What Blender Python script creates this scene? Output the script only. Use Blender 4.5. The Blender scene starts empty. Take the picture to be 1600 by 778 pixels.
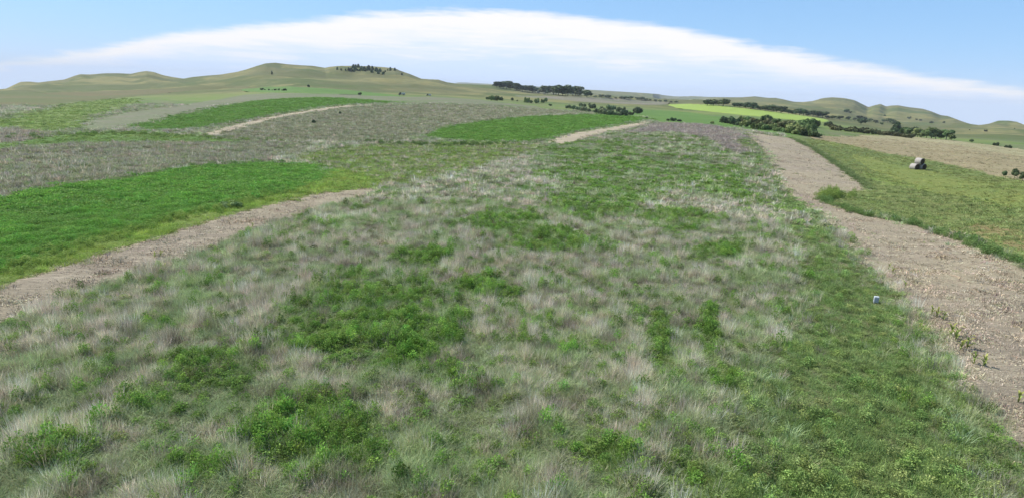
import bpy, bmesh, math, random
import numpy as np
from mathutils import Matrix, Vector
from mathutils.geometry import delaunay_2d_cdt

random.seed(7)
RNG = np.random.default_rng(11)
R = math.radians
scene = bpy.context.scene
COL = scene.collection

# ------------------------------------------------------------------ camera
H = 14.0                      # the drone hovers 14 m above the weedy field
FPX = 900.0                   # focal length in pixels of a 1600 px wide frame
ROLL = math.atan(0.0394)
PITCH = math.atan(242.5 * math.cos(ROLL) / FPX)
cF = np.array([0, math.cos(PITCH), -math.sin(PITCH)])
r0 = np.array([1.0, 0, 0]); u0 = np.array([0, math.sin(PITCH), math.cos(PITCH)])
cR = r0 * math.cos(ROLL) + u0 * math.sin(ROLL)
cU = -r0 * math.sin(ROLL) + u0 * math.cos(ROLL)
cam_d = bpy.data.cameras.new('camera')
cam_d.sensor_width = 36.0; cam_d.lens = 36.0 * FPX / 1600.0
cam_d.clip_start = 0.1; cam_d.clip_end = 60000
cam = bpy.data.objects.new('camera', cam_d); COL.objects.link(cam)
m = Matrix.Identity(4)
for i in range(3):
    m[i][0] = cR[i]; m[i][1] = cU[i]; m[i][2] = -cF[i]
m[2][3] = H
cam.matrix_world = m
scene.camera = cam

# ------------------------------------------------------------------ sun, sky, exposure
SUN_AZ, SUN_EL = R(-64), R(48)       # ahead and to the left, high
sd = Vector((math.sin(SUN_AZ) * math.cos(SUN_EL), math.cos(SUN_AZ) * math.cos(SUN_EL), math.sin(SUN_EL)))
sl = bpy.data.lights.new('sun', 'SUN'); sl.energy = 4.2; sl.angle = R(0.6); sl.color = (1.0, 0.95, 0.88)
so = bpy.data.objects.new('sun', sl); COL.objects.link(so)
so.rotation_euler = (-sd).to_track_quat('-Z', 'Y').to_euler()
so.location = (0, 0, 200)

vs = scene.view_settings
vs.view_transform = 'Standard'; vs.look = 'None'; vs.gamma = 1.0; vs.exposure = 0.52; vs.use_curve_mapping = False

world = bpy.data.worlds.new('World'); scene.world = world; world.use_nodes = True

class NT:
    """small helper for node trees"""
    def __init__(s, tree):
        s.t = tree; s.n = tree.nodes; s.l = tree.links
    def new(s, typ, **kw):
        n = s.n.new(typ)
        for k, v in kw.items():
            setattr(n, k, v)
        return n
    def put(s, sock, v):
        if isinstance(v, bpy.types.NodeSocket):
            s.l.new(v, sock)
        else:
            sock.default_value = v
    def math(s, op, a, b=None, c=None, clamp=False):
        n = s.new('ShaderNodeMath', operation=op, use_clamp=clamp)
        s.put(n.inputs[0], a)
        if b is not None: s.put(n.inputs[1], b)
        if c is not None: s.put(n.inputs[2], c)
        return n.outputs[0]
    def step(s, v, a, b):
        n = s.new('ShaderNodeMapRange', interpolation_type='SMOOTHSTEP')
        s.put(n.inputs['Value'], v); s.put(n.inputs['From Min'], a); s.put(n.inputs['From Max'], b)
        return n.outputs[0]
    def mix(s, f, a, b, mode='MIX'):
        n = s.new('ShaderNodeMix', data_type='RGBA', blend_type=mode)
        s.put(n.inputs['Factor'], f)
        s.put(n.inputs[6], a if isinstance(a, bpy.types.NodeSocket) else (*a, 1))
        s.put(n.inputs[7], b if isinstance(b, bpy.types.NodeSocket) else (*b, 1))
        return n.outputs[2]
    def noise(s, vec, scale, detail=4, rough=0.55, dist=0.0):
        n = s.new('ShaderNodeTexNoise')
        s.put(n.inputs['Vector'], vec); n.inputs['Scale'].default_value = scale
        n.inputs['Detail'].default_value = detail; n.inputs['Roughness'].default_value = rough
        n.inputs['Distortion'].default_value = dist
        return n.outputs['Fac']
    def mapping(s, vec, scale=(1, 1, 1), rot=(0, 0, 0), loc=(0, 0, 0)):
        n = s.new('ShaderNodeMapping')
        s.put(n.inputs['Vector'], vec)
        n.inputs['Scale'].default_value = scale; n.inputs['Rotation'].default_value = rot; n.inputs['Location'].default_value = loc
        return n.outputs[0]

SKY_STRENGTH = 0.10
w = NT(world.node_tree); w.n.clear()
out = w.new('ShaderNodeOutputWorld'); bg = w.new('ShaderNodeBackground')
sky = w.new('ShaderNodeTexSky', sky_type='NISHITA', sun_disc=False)
sky.sun_elevation = SUN_EL; sky.sun_rotation = SUN_AZ
sky.altitude = 700; sky.air_density = 1.0; sky.dust_density = 0.2; sky.ozone_density = 2.5
tc = w.new('ShaderNodeTexCoord')
sep = w.new('ShaderNodeSeparateXYZ'); w.l.new(tc.outputs['Generated'], sep.inputs[0])
dx, dy, dz = sep.outputs
az = w.math('ARCTAN2', dx, dy)
el = w.math('ARCSINE', dz)
# distant thunderhead anvil: a broad lens of cloud far ahead, its top falling away to both sides
da = w.math('ADD', az, 0.005)
co_ = w.math('ADD', w.math('MULTIPLY', w.step(da, -0.35, 0.0), -0.3), -2.5)
co_ = w.math('ADD', co_, w.math('MULTIPLY', w.math('SUBTRACT', 1.0, w.step(da, -0.80, -0.50)), -2.6))
g = w.math('EXPONENT', w.math('MULTIPLY', w.math('MULTIPLY', da, da), co_))
cmb = w.new('ShaderNodeCombineXYZ')
w.put(cmb.inputs[0], w.math('MULTIPLY', az, 3.0)); w.put(cmb.inputs[1], w.math('MULTIPLY', el, 14.0))
n1 = w.noise(cmb.outputs[0], 2.2, 6, 0.55, 0.3)
n2 = w.noise(cmb.outputs[0], 9.0, 6, 0.65, 0.6)
n3 = w.noise(w.mapping(cmb.outputs[0], (0.5, 1.6, 1)), 6.0, 6, 0.65, 0.8)
wob = w.math('MULTIPLY', w.math('SUBTRACT', w.math('ADD', w.math('MULTIPLY', n1, 0.65), w.math('MULTIPLY', n2, 0.35)), 0.5), 0.032)
top = w.math('ADD', w.math('MULTIPLY', g, 0.130), wob)
below = w.math('SUBTRACT', top, el)                     # > 0 inside the cloud
mask = w.step(w.math('ADD', below, w.math('MULTIPLY', w.math('SUBTRACT', n3, 0.5), 0.016)), -0.005, 0.012)
depth = w.math('DIVIDE', below, w.math('MAXIMUM', top, 0.02))
body = w.step(w.math('ADD', depth, w.math('ADD', w.math('MULTIPLY', w.math('SUBTRACT', n1, 0.5), 0.5), w.math('MULTIPLY', w.math('SUBTRACT', n3, 0.5), 0.6))), 0.18, 0.72)
k = 0.715 / SKY_STRENGTH
ccol = w.mix(body, (1.02 * k, 1.01 * k, 1.03 * k), (0.70 * k, 0.86 * k, 1.15 * k))
# pale haze towards the horizon on every side
hz = w.math('EXPONENT', w.math('MULTIPLY', w.math('MAXIMUM', el, 0.0), -24.0))
blu = w.math('EXPONENT', w.math('MULTIPLY', w.math('MAXIMUM', el, 0.0), -2.5))
skyb = w.mix(w.math('MULTIPLY', blu, 0.85), sky.outputs[0], (0.26 * k, 0.57 * k, 1.02 * k))
base = w.mix(w.math('MULTIPLY', hz, 0.8), skyb, (0.78 * k, 0.91 * k, 1.12 * k))
fin = w.mix(mask, base, ccol)
w.l.new(fin, bg.inputs[0]); bg.inputs[1].default_value = SKY_STRENGTH
w.l.new(bg.outputs[0], out.inputs[0])

# ------------------------------------------------------------------ numpy noise
def vnoise(x, y, seed=0):
    x = np.asarray(x, float); y = np.asarray(y, float)
    xi = np.floor(x).astype(np.int64); yi = np.floor(y).astype(np.int64)
    fx = x - xi; fy = y - yi
    fx = fx * fx * (3 - 2 * fx); fy = fy * fy * (3 - 2 * fy)
    def hsh(a, b):
        n = (a * 374761393 + b * 668265263 + seed * 1442695041) & 0xFFFFFFFF
        n = ((n ^ (n >> 13)) * 1274126177) & 0xFFFFFFFF
        n = n ^ (n >> 16)
        return (n & 0xFFFF) / 65535.0
    a = hsh(xi, yi); b = hsh(xi + 1, yi); c = hsh(xi, yi + 1); d = hsh(xi + 1, yi + 1)
    return (a * (1 - fx) + b * fx) * (1 - fy) + (c * (1 - fx) + d * fx) * fy
def fbm(x, y, scale, octs=4, seed=0, gain=0.5):
    v = 0; amp = 1; tot = 0; s = scale
    for o in range(octs):
        v = v + amp * vnoise(x / s + 17.3 * o, y / s - 9.1 * o, seed + o); tot += amp; amp *= gain; s *= 0.5
    return v / tot

# ------------------------------------------------------------------ terrain
def pix_dir(px, py):
    d = cF * FPX + cR * (px - 800.0) + cU * (389.0 - py)
    hr = math.hypot(d[0], d[1])
    return math.atan2(d[0], d[1]), d[2] / hr          # azimuth, tangent of elevation

# what each stretch of land in the photograph is judged to be away (m), column by column
COLUMNS = {
    -300: [(240, 165), (200, 240), (165, 450), (150, 800), (145, 1600)],
    -120: [(240, 150), (200, 225), (165, 440), (148, 800), (143, 1600)],
    0:    [(250, 128), (225, 160), (200, 218), (175, 330), (158, 520), (147, 850), (143, 1080), (139, 1650)],
    45:   [(146, 900), (143, 1080), (128, 1650)],
    70:   [(129, 1650)],
    125:  [(225, 160), (200, 225), (167, 410), (150, 780), (143, 1060), (117, 1700)],
    175:  [(116, 1700)],
    230:  [(240, 140), (205, 210), (165, 400), (143, 900), (140, 1080), (113, 1700)],
    287:  [(138, 1000), (123, 1700)],
    340:  [(205, 205), (175, 330), (150, 620), (136, 950), (118, 1550)],
    385:  [(108, 1450)],
    420:  [(245, 135), (215, 188), (190, 258), (170, 345), (152, 510), (136, 800), (115, 1150), (99, 1400)],
    470:  [(104, 1400)],
    510:  [(225, 165), (195, 240), (170, 345), (152, 500), (140, 700), (116, 1200), (107, 1400)],
    560:  [(112, 1250), (104, 1400)],
    615:  [(225, 165), (190, 260), (165, 395), (149, 590), (128, 1050), (108, 1400)],
    640:  [(117, 1450)],
    700:  [(222, 170), (190, 270), (166, 395), (153, 560), (141, 1000), (128, 1700)],
    760:  [(220, 175), (187, 285), (165, 420), (155, 620), (146, 1000), (133, 1900)],
    850:  [(225, 165), (200, 230), (180, 330), (166, 510), (156, 750), (149, 1150), (146, 1900), (139, 9000)],
    950:  [(220, 180), (196, 265), (184, 340), (170, 540), (160, 900), (154, 1700), (149, 3500), (143, 9000)],
    1050: [(215, 200), (190, 330), (176, 560), (165, 950), (160, 1600), (155, 3500), (149.5, 9000)],
    1110: [(195, 320), (176, 600), (164, 980), (160, 1900), (155, 4000), (151, 6500)],
    1180: [(210, 255), (196, 350), (180, 560), (169, 950), (162, 2000), (151.5, 4200)],
    1245: [(225, 220), (200, 340), (186, 600), (177, 900), (170, 1800), (159, 3400)],
    1300: [(250, 175), (218, 285), (200, 420), (190, 700), (184, 1200), (168, 1900), (153, 2500)],
    1330: [(157, 2500)],
    1362: [(230, 250), (212, 380), (200, 700), (194, 1200), (180, 1900), (167, 2500)],
    1380: [(163, 2500)],
    1440: [(262, 170), (235, 255), (217, 420), (211, 700), (204, 1100), (190, 1800), (172, 2500)],
    1480: [(182, 2500)],
    1515: [(260, 180), (236, 270), (223, 440), (213, 800), (205, 1300), (193, 2500)],
    1540: [(194, 2600)],
    1570: [(280, 150), (250, 225), (230, 420), (212, 850), (205, 1300), (188.5, 2300)],
    1600: [(300, 125), (255, 220), (236, 390), (214, 900), (207, 1300), (196, 2300)],
    1750: [(300, 135), (245, 380), (218, 1000), (205, 2300)],
}
ctrl = []
for px, lst in COLUMNS.items():
    for py, rr in lst:
        th, te = pix_dir(px, py)
        ctrl.append((th, rr, H + te * rr))
    th, te = pix_dir(px, lst[-1][0])
    rr = lst[-1][1]
    if rr < 8000:                                       # the land falls away behind each skyline
        ctrl.append((th, rr * 1.5, H + (te - 0.016) * rr * 1.5))
        if rr * 3 < 8000: ctrl.append((th, rr * 3, H + (te - 0.03) * rr * 3))
    ctrl.append((th, 12000, H + (te - 0.03) * 12000))
for th in np.radians(np.arange(-75, 76, 12.5)):
    for rr in (2, 12, 35, 70, 95):
        ctrl.append((th, rr, 0.0))
ctrl = np.array(ctrl)
def tcoord(th, r):
    return np.stack([np.asarray(th) * 6.0, np.log(np.asarray(r))], -1)
def kern(d):
    return d * d * np.log(d + 1e-9)
Pc = tcoord(ctrl[:, 0], ctrl[:, 1]); Zc = ctrl[:, 2] / (ctrl[:, 1] + 150.0)
D = np.linalg.norm(Pc[:, None] - Pc[None], axis=-1)
n = len(Pc)
A = np.zeros((n + 3, n + 3)); A[:n, :n] = kern(D) + np.eye(n) * 2e-6
A[:n, n] = 1; A[:n, n + 1:] = Pc; A[n, :n] = 1; A[n + 1:, :n] = Pc.T
sol = np.linalg.solve(A, np.concatenate([Zc, np.zeros(3)]))
def rbf(th, r):
    q = tcoord(th, r); o = np.empty(len(q))
    for a in range(0, len(q), 20000):
        b = q[a:a + 20000]
        d2 = ((b[:, None, :] - Pc[None]) ** 2).sum(-1)
        o[a:a + 20000] = (0.5 * d2 * np.log(d2 + 1e-12)) @ sol[:n] + sol[n] + b @ sol[n + 1:]
    return o * (r + 150.0)

TH = np.radians(np.arange(-52, 52.001, 0.125)); NT_ = len(TH)
RR = np.exp(np.arange(math.log(2.5), math.log(11000), 0.019)); NR = len(RR)
gth, grr = np.meshgrid(TH, RR, indexing='ij')
gz = rbf(gth.ravel(), grr.ravel()).reshape(NT_, NR)
gx = grr * np.sin(gth); gy = grr * np.cos(gth)
# small swells near by, gullies and draws on the far hills
far = np.clip((grr - 500) / 900, 0, 1)
gz += (fbm(gx, gy, 9, 3, 3) - 0.5) * 0.35 * np.clip(grr / 40, 0.2, 1)
gz += (fbm(gx, gy, 70, 3, 5) - 0.5) * 1.0 * np.clip((grr - 60) / 150, 0, 1)
ridg = 1 - np.abs(fbm(gx, gy, 260, 4, 8) * 2 - 1)
gz += (ridg - 0.75) * 26.0 * far * np.clip(1 - (grr - 3500) / 3000, 0.3, 1)
gz += (fbm(gx, gy, 110, 4, 12) - 0.5) * 11.0 * far

# the crests of the three ranges: left hills, far plateau, right hills
SKY_A = [(-300, 141), (-60, 140), (0, 140), (10, 139), (20, 134), (32, 128.5), (45, 128), (60, 129.5), (80, 127), (100, 125), (115, 119.5), (125, 116.5), (140, 117), (165, 115), (185, 115), (205, 116), (215, 113.5), (228, 111.5), (240, 113), (255, 118), (270, 121), (287, 123.5), (300, 121), (320, 119), (345, 117), (370, 113), (385, 109), (400, 104),
         (415, 99.5), (430, 98.5), (450, 101), (470, 102.5), (490, 103.5), (508, 106.5), (515, 105), (530, 103.5), (550, 103.5), (580, 104), (600, 105.5), (618, 107.5), (625, 111), (640, 116), (658, 123.5), (670, 124.5), (685, 125), (698, 129), (715, 131.5), (740, 132.5), (770, 133.5), (800, 138.5), (850, 146), (920, 153)]
RID_A = [(-300, 1650), (290, 1650), (340, 1550), (385, 1420), (640, 1420), (700, 1650), (800, 1800), (920, 1800)]
SKY_B = [(700, 128), (780, 132.5), (850, 136.5), (880, 138.5), (900, 139.5), (950, 142.5), (1000, 145.5), (1050, 149), (1090, 151), (1200, 158), (1300, 167)]
RID_B = [(700, 9000), (1300, 9000)]
SKY_C = [(1020, 158), (1060, 155.5), (1110, 152), (1140, 152.5), (1160, 152.5), (1180, 151), (1200, 153.5), (1212, 153.5), (1225, 156), (1240, 159.5), (1255, 160), (1270, 158.5), (1285, 154), (1300, 152.5), (1320, 154), (1335, 157), (1345, 162), (1357, 168), (1366, 165), (1376, 163), (1385, 167), (1392, 165.5), (1403, 165), (1420, 168), (1442, 170.5),
         (1455, 174.5), (1470, 180.5), (1482, 182), (1500, 189), (1515, 194), (1530, 196), (1545, 194), (1560, 189), (1575, 189), (1590, 191), (1600, 195.5), (1640, 205), (1760, 212)]
RID_C = [(1020, 4600), (1180, 4000), (1245, 3200), (1285, 2500), (1350, 2400), (1760, 2400)]
lr = np.log(RR)
for SK, RI, wid in ((SKY_A, RID_A, 0.26), (SKY_B, RID_B, 0.30), (SKY_C, RID_C, 0.24)):
    td = np.array([pix_dir(*p) for p in SK])
    rid = np.interp([p[0] for p in SK], [p[0] for p in RI], [p[1] for p in RI])
    inn = (TH >= td[0, 0]) & (TH <= td[-1, 0])
    tgt = np.interp(TH, td[:, 0], td[:, 1]); rd = np.interp(TH, td[:, 0], rid)
    edge = np.clip(np.minimum(TH - td[0, 0], td[-1, 0] - TH) / R(2.0), 0, 1)
    if SK is SKY_A: edge = np.clip((td[-1, 0] - TH) / R(2.0), 0, 1)
    wgt = np.exp(-((lr[None] - np.log(rd)[:, None]) / wid) ** 2) * edge[:, None]
    near = np.abs(lr[None] - np.log(rd)[:, None]) < 0.32
    for _ in range(8):
        e = np.where(near, (gz - H) / RR[None], -9).max(1)
        d_ = np.where(inn, tgt - e, 0)
        gz += (d_[:, None] * wgt) * RR[None] * 0.8

# nothing else may stand above the photographed skyline
sA, sB, sC = [np.array([pix_dir(*p) for p in q]) for q in (SKY_A, SKY_B, SKY_C)]
S_ = np.maximum(np.interp(TH, sA[:, 0], sA[:, 1], right=-9), np.maximum(np.interp(TH, sB[:, 0], sB[:, 1], left=-9, right=-9), np.interp(TH, sC[:, 0], sC[:, 1], left=-9)))
e = (gz - H) / RR[None]
over = np.where((e > S_[:, None]) & (RR[None] > 500), e - S_[:, None], 0)
gz -= over * 1.08 * RR[None]

def zgrid(x, y):
    """height of the ground sheet"""
    x = np.asarray(x, float); y = np.asarray(y, float)
    th = np.arctan2(x, y); r = np.hypot(x, y)
    a = np.clip((th - TH[0]) / (TH[1] - TH[0]), 0, NT_ - 1.001); b = np.clip(np.log(np.maximum(r, 2.5) / RR[0]) / 0.019, 0, NR - 1.001)
    i = a.astype(int); j = b.astype(int)
    # triangle interpolation along r in metres
    fa = a - i; fb = (np.maximum(r, 2.5) - RR[j]) / (RR[j + 1] - RR[j])
    return (gz[i, j] * (1 - fa) + gz[i + 1, j] * fa) * (1 - fb) + (gz[i, j + 1] * (1 - fa) + gz[i + 1, j + 1] * fa) * fb
def ground_at(px, py):
    """where the ray of a photo pixel first meets the ground"""
    th, te = pix_dir(px, py)
    a = min(max((th - TH[0]) / (TH[1] - TH[0]), 0), NT_ - 1.001); i = int(a); f = a - i
    row = gz[i] * (1 - f) + gz[i + 1] * f
    e = (row - H) / RR
    hit = np.nonzero(e >= te)[0]
    if len(hit) == 0:
        j = int(np.argmax(e)); rr = RR[j]
    else:
        j = hit[0]
        if j == 0: rr = RR[0]
        else:
            t = (te - e[j - 1]) / (e[j] - e[j - 1]); rr = RR[j - 1] + t * (RR[j] - RR[j - 1])
    x, y = rr * math.sin(th), rr * math.cos(th)
    return np.array([x, y, float(zgrid(x, y))]), rr

# ------------------------------------------------------------------ object helpers
def mesh_obj(name, verts, faces, mat=None, parent=None, link=True, smooth=False):
    me = bpy.data.meshes.new(name)
    me.from_pydata([tuple(v) for v in verts], [], [tuple(f) for f in faces]); me.update()
    if mat: me.materials.append(mat)
    if smooth: me.polygons.foreach_set('use_smooth', [True] * len(me.polygons))
    o = bpy.data.objects.new(name, me)
    if link: COL.objects.link(o)
    if parent: o.parent = parent
    return o
def tag(o, label=None, cat=None, group=None, kind=None):
    if label: o['label'] = label
    if cat: o['category'] = cat
    if group: o['group'] = group
    if kind: o['kind'] = kind
    return o
def empty(name, loc, rz=0, s=1.0):
    o = bpy.data.objects.new(name, None); COL.objects.link(o)
    o.empty_display_size = 0.2; o.location = loc; o.rotation_euler = (0, 0, rz); o.scale = (s, s, s) if not hasattr(s, '__len__') else s
    return o
def part(name, mesh, parent, loc=(0, 0, 0), rot=(0, 0, 0), scale=(1, 1, 1)):
    o = bpy.data.objects.new(name, mesh); COL.objects.link(o); o.parent = parent
    o.location = loc; o.rotation_euler = rot; o.scale = scale
    return o

# ------------------------------------------------------------------ materials
def new_mat(name):
    mt = bpy.data.materials.new(name); mt.use_nodes = True
    t = NT(mt.node_tree); t.n.clear()
    o = t.new('ShaderNodeOutputMaterial'); b = t.new('ShaderNodeBsdfPrincipled')
    b.inputs['Roughness'].default_value = 0.9; b.inputs['Specular IOR Level'].default_value = 0.15
    t.l.new(b.outputs[0], o.inputs[0])
    return mt, t, b, o
def field_mat(name, cols, scales=(0.9, 0.12, 0.02), stretch=(1, 1, 1), rot=0.0, fine=0.35, bump=0.5, bdist=0.25, lo=0.36, hi=0.64):
    """cols: three surface colours mixed by noise of the given scales (1/m), plus fine light-dark speckle of plant clumps"""
    mt, t, b, o = new_mat(name)
    geo = t.new('ShaderNodeNewGeometry')
    p = t.mapping(geo.outputs['Position'], stretch, (0, 0, rot))
    a = t.step(t.noise(p, scales[0], 6, 0.65), lo, hi)
    c = t.step(t.noise(p, scales[1], 5, 0.6, 0.5), lo, hi)
    d = t.step(t.noise(p, scales[2], 4, 0.55, 0.4), 0.38, 0.62)
    mix = t.mix(a, cols[0], cols[1])
    mix = t.mix(t.math('MULTIPLY', c, 0.75), mix, cols[2])
    if len(cols) > 3: mix = t.mix(t.math('MULTIPLY', d, 0.8), mix, cols[3])
    sp = t.noise(p, scales[0] * 2.6, 7, 0.75)
    v = t.math('ADD', t.math('MULTIPLY', t.math('SUBTRACT', sp, 0.5), fine * 4), 1.0)
    hsv = t.new('ShaderNodeHueSaturation'); t.put(hsv.inputs['Value'], v); t.l.new(mix, hsv.inputs['Color'])
    t.l.new(hsv.outputs[0], b.inputs['Base Color'])
    bp = t.new('ShaderNodeBump'); bp.inputs['Strength'].default_value = bump; bp.inputs['Distance'].default_value = bdist
    t.l.new(sp, bp.inputs['Height']); t.l.new(bp.outputs[0], b.inputs['Normal'])
    return mt
GREY = (0.24, 0.215, 0.175); GREYG = (0.17, 0.185, 0.105); TAN = (0.33, 0.27, 0.19); GREEN = (0.075, 0.16, 0.03)
YG = (0.18, 0.24, 0.05); OLIVE = (0.155, 0.165, 0.065); BROWN = (0.20, 0.15, 0.085); ALF = (0.060, 0.160, 0.010); ALF2 = (0.085, 0.195, 0.018)

# ground: litter and thatch near the drone, olive and tan prairie on the hills
mt, t, b, o = new_mat('prairie_ground')
geo = t.new('ShaderNodeNewGeometry'); P = geo.outputs['Position']
ln = t.new('ShaderNodeVectorMath', operation='LENGTH'); t.l.new(P, ln.inputs[0])
dist = ln.outputs['Value']
nA = t.step(t.noise(P, 1.2, 7, 0.7), 0.35, 0.65)
nB = t.step(t.noise(P, 0.07, 5, 0.6, 0.6), 0.38, 0.62)
nC = t.step(t.noise(t.mapping(P, (1, 1, 3.0)), 0.006, 6, 0.6, 0.8), 0.44, 0.56)
nD = t.step(t.noise(t.mapping(P, (1, 1, 8.0)), 0.0022, 7, 0.65, 1.2), 0.45, 0.57)
nearc = t.mix(nA, (0.10, 0.095, 0.05), (0.20, 0.17, 0.115))
nearc = t.mix(t.math('MULTIPLY', nB, 0.6), nearc, (0.09, 0.13, 0.035))
midc = t.mix(nA, GREYG, OLIVE); midc = t.mix(nB, midc, (0.10, 0.17, 0.04)); midc = t.mix(t.math('MULTIPLY', nC, 0.5), midc, YG)
farc = t.mix(nC, (0.08, 0.11, 0.028), (0.245, 0.22, 0.085)); farc = t.mix(t.math('MULTIPLY', nD, 0.75), farc, (0.125, 0.12, 0.05))
farc = t.mix(t.math('MULTIPLY', nB, 0.45), farc, (0.12, 0.15, 0.05))
farc = t.mix(t.math('MULTIPLY', t.step(t.noise(P, 0.018, 6, 0.65, 1.0), 0.45, 0.62), 0.55), farc, (0.115, 0.125, 0.05))
c1 = t.mix(t.step(dist, 60, 150), nearc, midc)
c2 = t.mix(t.step(dist, 520, 800), c1, farc)
t.l.new(c2, b.inputs['Base Color'])
bp = t.new('ShaderNodeBump'); bp.inputs['Strength'].default_value = 0.6; bp.inputs['Distance'].default_value = 0.2
t.l.new(t.noise(P, 2.0, 7, 0.7), bp.inputs['Height']); t.l.new(bp.outputs[0], b.inputs['Normal'])
M_GROUND = mt

# ------------------------------------------------------------------ the ground sheet: fine ahead, coarse behind the drone
BTH = np.radians(np.concatenate([np.arange(55, 306, 6.0)]))      # azimuths behind the drone
nb = len(BTH)
zb = np.empty((nb, NR))
for q in range(nb):
    f = (q + 1) / (nb + 1)
    zb[q] = gz[-1] * (1 - f) + gz[0] * f
bx = RR[None] * np.sin(BTH)[:, None]; by = RR[None] * np.cos(BTH)[:, None]
allx = np.concatenate([gx, bx]); ally = np.concatenate([gy, by]); allz = np.concatenate([gz, zb])
NA = NT_ + nb
V = np.stack([allx.ravel(), ally.ravel(), allz.ravel()], -1)
ii, jj = np.meshgrid(np.arange(NA), np.arange(NR - 1), indexing='ij')
i2 = (ii + 1) % NA
F = np.stack([ii * NR + jj, ii * NR + jj + 1, i2 * NR + jj + 1, i2 * NR + jj], -1).reshape(-1, 4)
cidx = len(V); V = np.vstack([V, [[0, 0, float(gz[:, 0].mean())]]])
me = bpy.data.meshes.new('ground')
me.vertices.add(len(V)); me.vertices.foreach_set('co', V.ravel())
tri = np.stack([np.full(NA, cidx), np.arange(NA) * NR, ((np.arange(NA) + 1) % NA) * NR], -1)
loops = np.concatenate([F.ravel(), tri.ravel()])
starts = np.concatenate([np.arange(len(F)) * 4, len(F) * 4 + np.arange(NA) * 3])
me.loops.add(len(loops)); me.loops.foreach_set('vertex_index', loops.astype(np.int32))
me.polygons.add(len(starts)); me.polygons.foreach_set('loop_start', starts.astype(np.int32))
me.polygons.foreach_set('use_smooth', np.ones(len(starts), bool))
me.update(calc_edges=True); me.validate()
me.materials.append(M_GROUND)
ground = bpy.data.objects.new('ground', me); COL.objects.link(ground)
tag(ground, kind='structure')
if sum(p.normal.z for p in me.polygons[:200]) < 0: me.flip_normals()

# ------------------------------------------------------------------ field sheets
def densify(pts, step=12.0):
    o = []
    for k in range(len(pts)):
        a = np.array(pts[k], float); c = np.array(pts[(k + 1) % len(pts)], float)
        m_ = max(1, int(np.linalg.norm(c - a) / step))
        for s in range(m_): o.append(a + (c - a) * s / m_)
    return o
def smooth_poly(pts):
    """round the corners once (Chaikin)"""
    o = []
    for k in range(len(pts)):
        a = np.array(pts[k], float); c = np.array(pts[(k + 1) % len(pts)], float)
        o += [a * 0.8 + c * 0.2, a * 0.2 + c * 0.8]
    return o
def inside(poly, x, y):
    r = np.zeros(np.shape(x), bool); px, py = poly[:, 0], poly[:, 1]; m_ = len(poly)
    j = m_ - 1
    for i in range(m_):
        if py[i] != py[j]:
            cnd = ((py[i] > y) != (py[j] > y)) & (x < (px[j] - px[i]) * (y - py[i]) / (py[j] - py[i]) + px[i])
            r ^= cnd
        j = i
    return r
POLY = {}
def world_poly(key, pix, wig=1.0, step=10.0):
    pts = []
    for p in densify(smooth_poly(pix), step):
        q, rr = ground_at(*p)
        a = (0.25 + 0.004 * rr) * wig
        s = 1.5 + 0.03 * rr
        q[0] += (fbm(q[0], q[1], s, 3, 41) - 0.5) * 2 * a; q[1] += (fbm(q[0], q[1], s, 3, 42) - 0.5) * 2 * a
        pts.append(q[:2])
    P_ = np.array(pts)
    keep = np.ones(len(P_), bool)
    for k in range(1, len(P_)):
        if np.linalg.norm(P_[k] - P_[k - 1]) < 1e-3: keep[k] = False
    POLY[key] = P_[keep]
    return POLY[key]
def sheet(name, key, pix, mat, label=None, lift=0.03, wig=1.0, layer=0):
    P_ = world_poly(key, pix, wig)
    th = np.arctan2(P_[:, 0], P_[:, 1]); r = np.hypot(P_[:, 0], P_[:, 1])
    sel = (gth > th.min()) & (gth < th.max()) & (grr > r.min()) & (grr < r.max())
    x = gx[sel]; y = gy[sel]; ii_ = np.nonzero(sel)
    if len(x) > 30000:
        kk = ((ii_[0] + ii_[1]) % 2 == 0); x = x[kk]; y = y[kk]
    ins = inside(P_, x, y); x = x[ins]; y = y[ins]
    co = [Vector(p) for p in P_] + [Vector((a, b_)) for a, b_ in zip(x, y)]
    nP = len(P_)
    v2, _, f2, *_ = delaunay_2d_cdt(co, [(k, (k + 1) % nP) for k in range(nP)], [], 1, 1e-4)
    vx = np.array([v.x for v in v2]); vy = np.array([v.y for v in v2])
    rr = np.hypot(vx, vy)
    vz = zgrid(vx, vy) + lift + 0.0003 * rr + layer * (0.01 + 0.0002 * rr)
    vz[:nP] -= 0.06 + (lift + 0.0003 * rr[:nP] + layer * (0.01 + 0.0002 * rr[:nP]))   # the rim dips into the ground, no floating edge
    ob = mesh_obj(name, np.stack([vx, vy, vz], -1), f2, mat, smooth=True)
    pn = np.empty(len(ob.data.polygons) * 3); ob.data.polygons.foreach_get('normal', pn)
    if pn[2::3].mean() < 0: ob.data.flip_normals()
    tag(ob, label, kind='structure')
    return ob

M_ALF = field_mat('alfalfa_leaf_cover', (ALF, ALF2, (0.08, 0.20, 0.022), (0.115, 0.22, 0.035)), (1.4, 0.15, 0.02), fine=0.25, bump=0.8)
M_ALFFAR = field_mat('alfalfa_far', (ALF, ALF2, (0.07, 0.17, 0.014), (0.09, 0.185, 0.022)), (0.5, 0.06, 0.012), fine=0.16)
M_STUB = field_mat('stubble_litter', ((0.29, 0.24, 0.175), (0.39, 0.335, 0.245), (0.27, 0.225, 0.17), (0.33, 0.285, 0.19)), (2.2, 0.25, 0.03), fine=0.45, bump=0.8, bdist=0.08)
def strip_angle(a, b_):
    p, _ = ground_at(*a); q_, _ = ground_at(*b_)
    return -math.atan2(q_[1] - p[1], q_[0] - p[0])
SC_ = ((0.275, 0.232, 0.165), (0.385, 0.332, 0.24), (0.235, 0.197, 0.145), (0.33, 0.285, 0.19))
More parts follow.
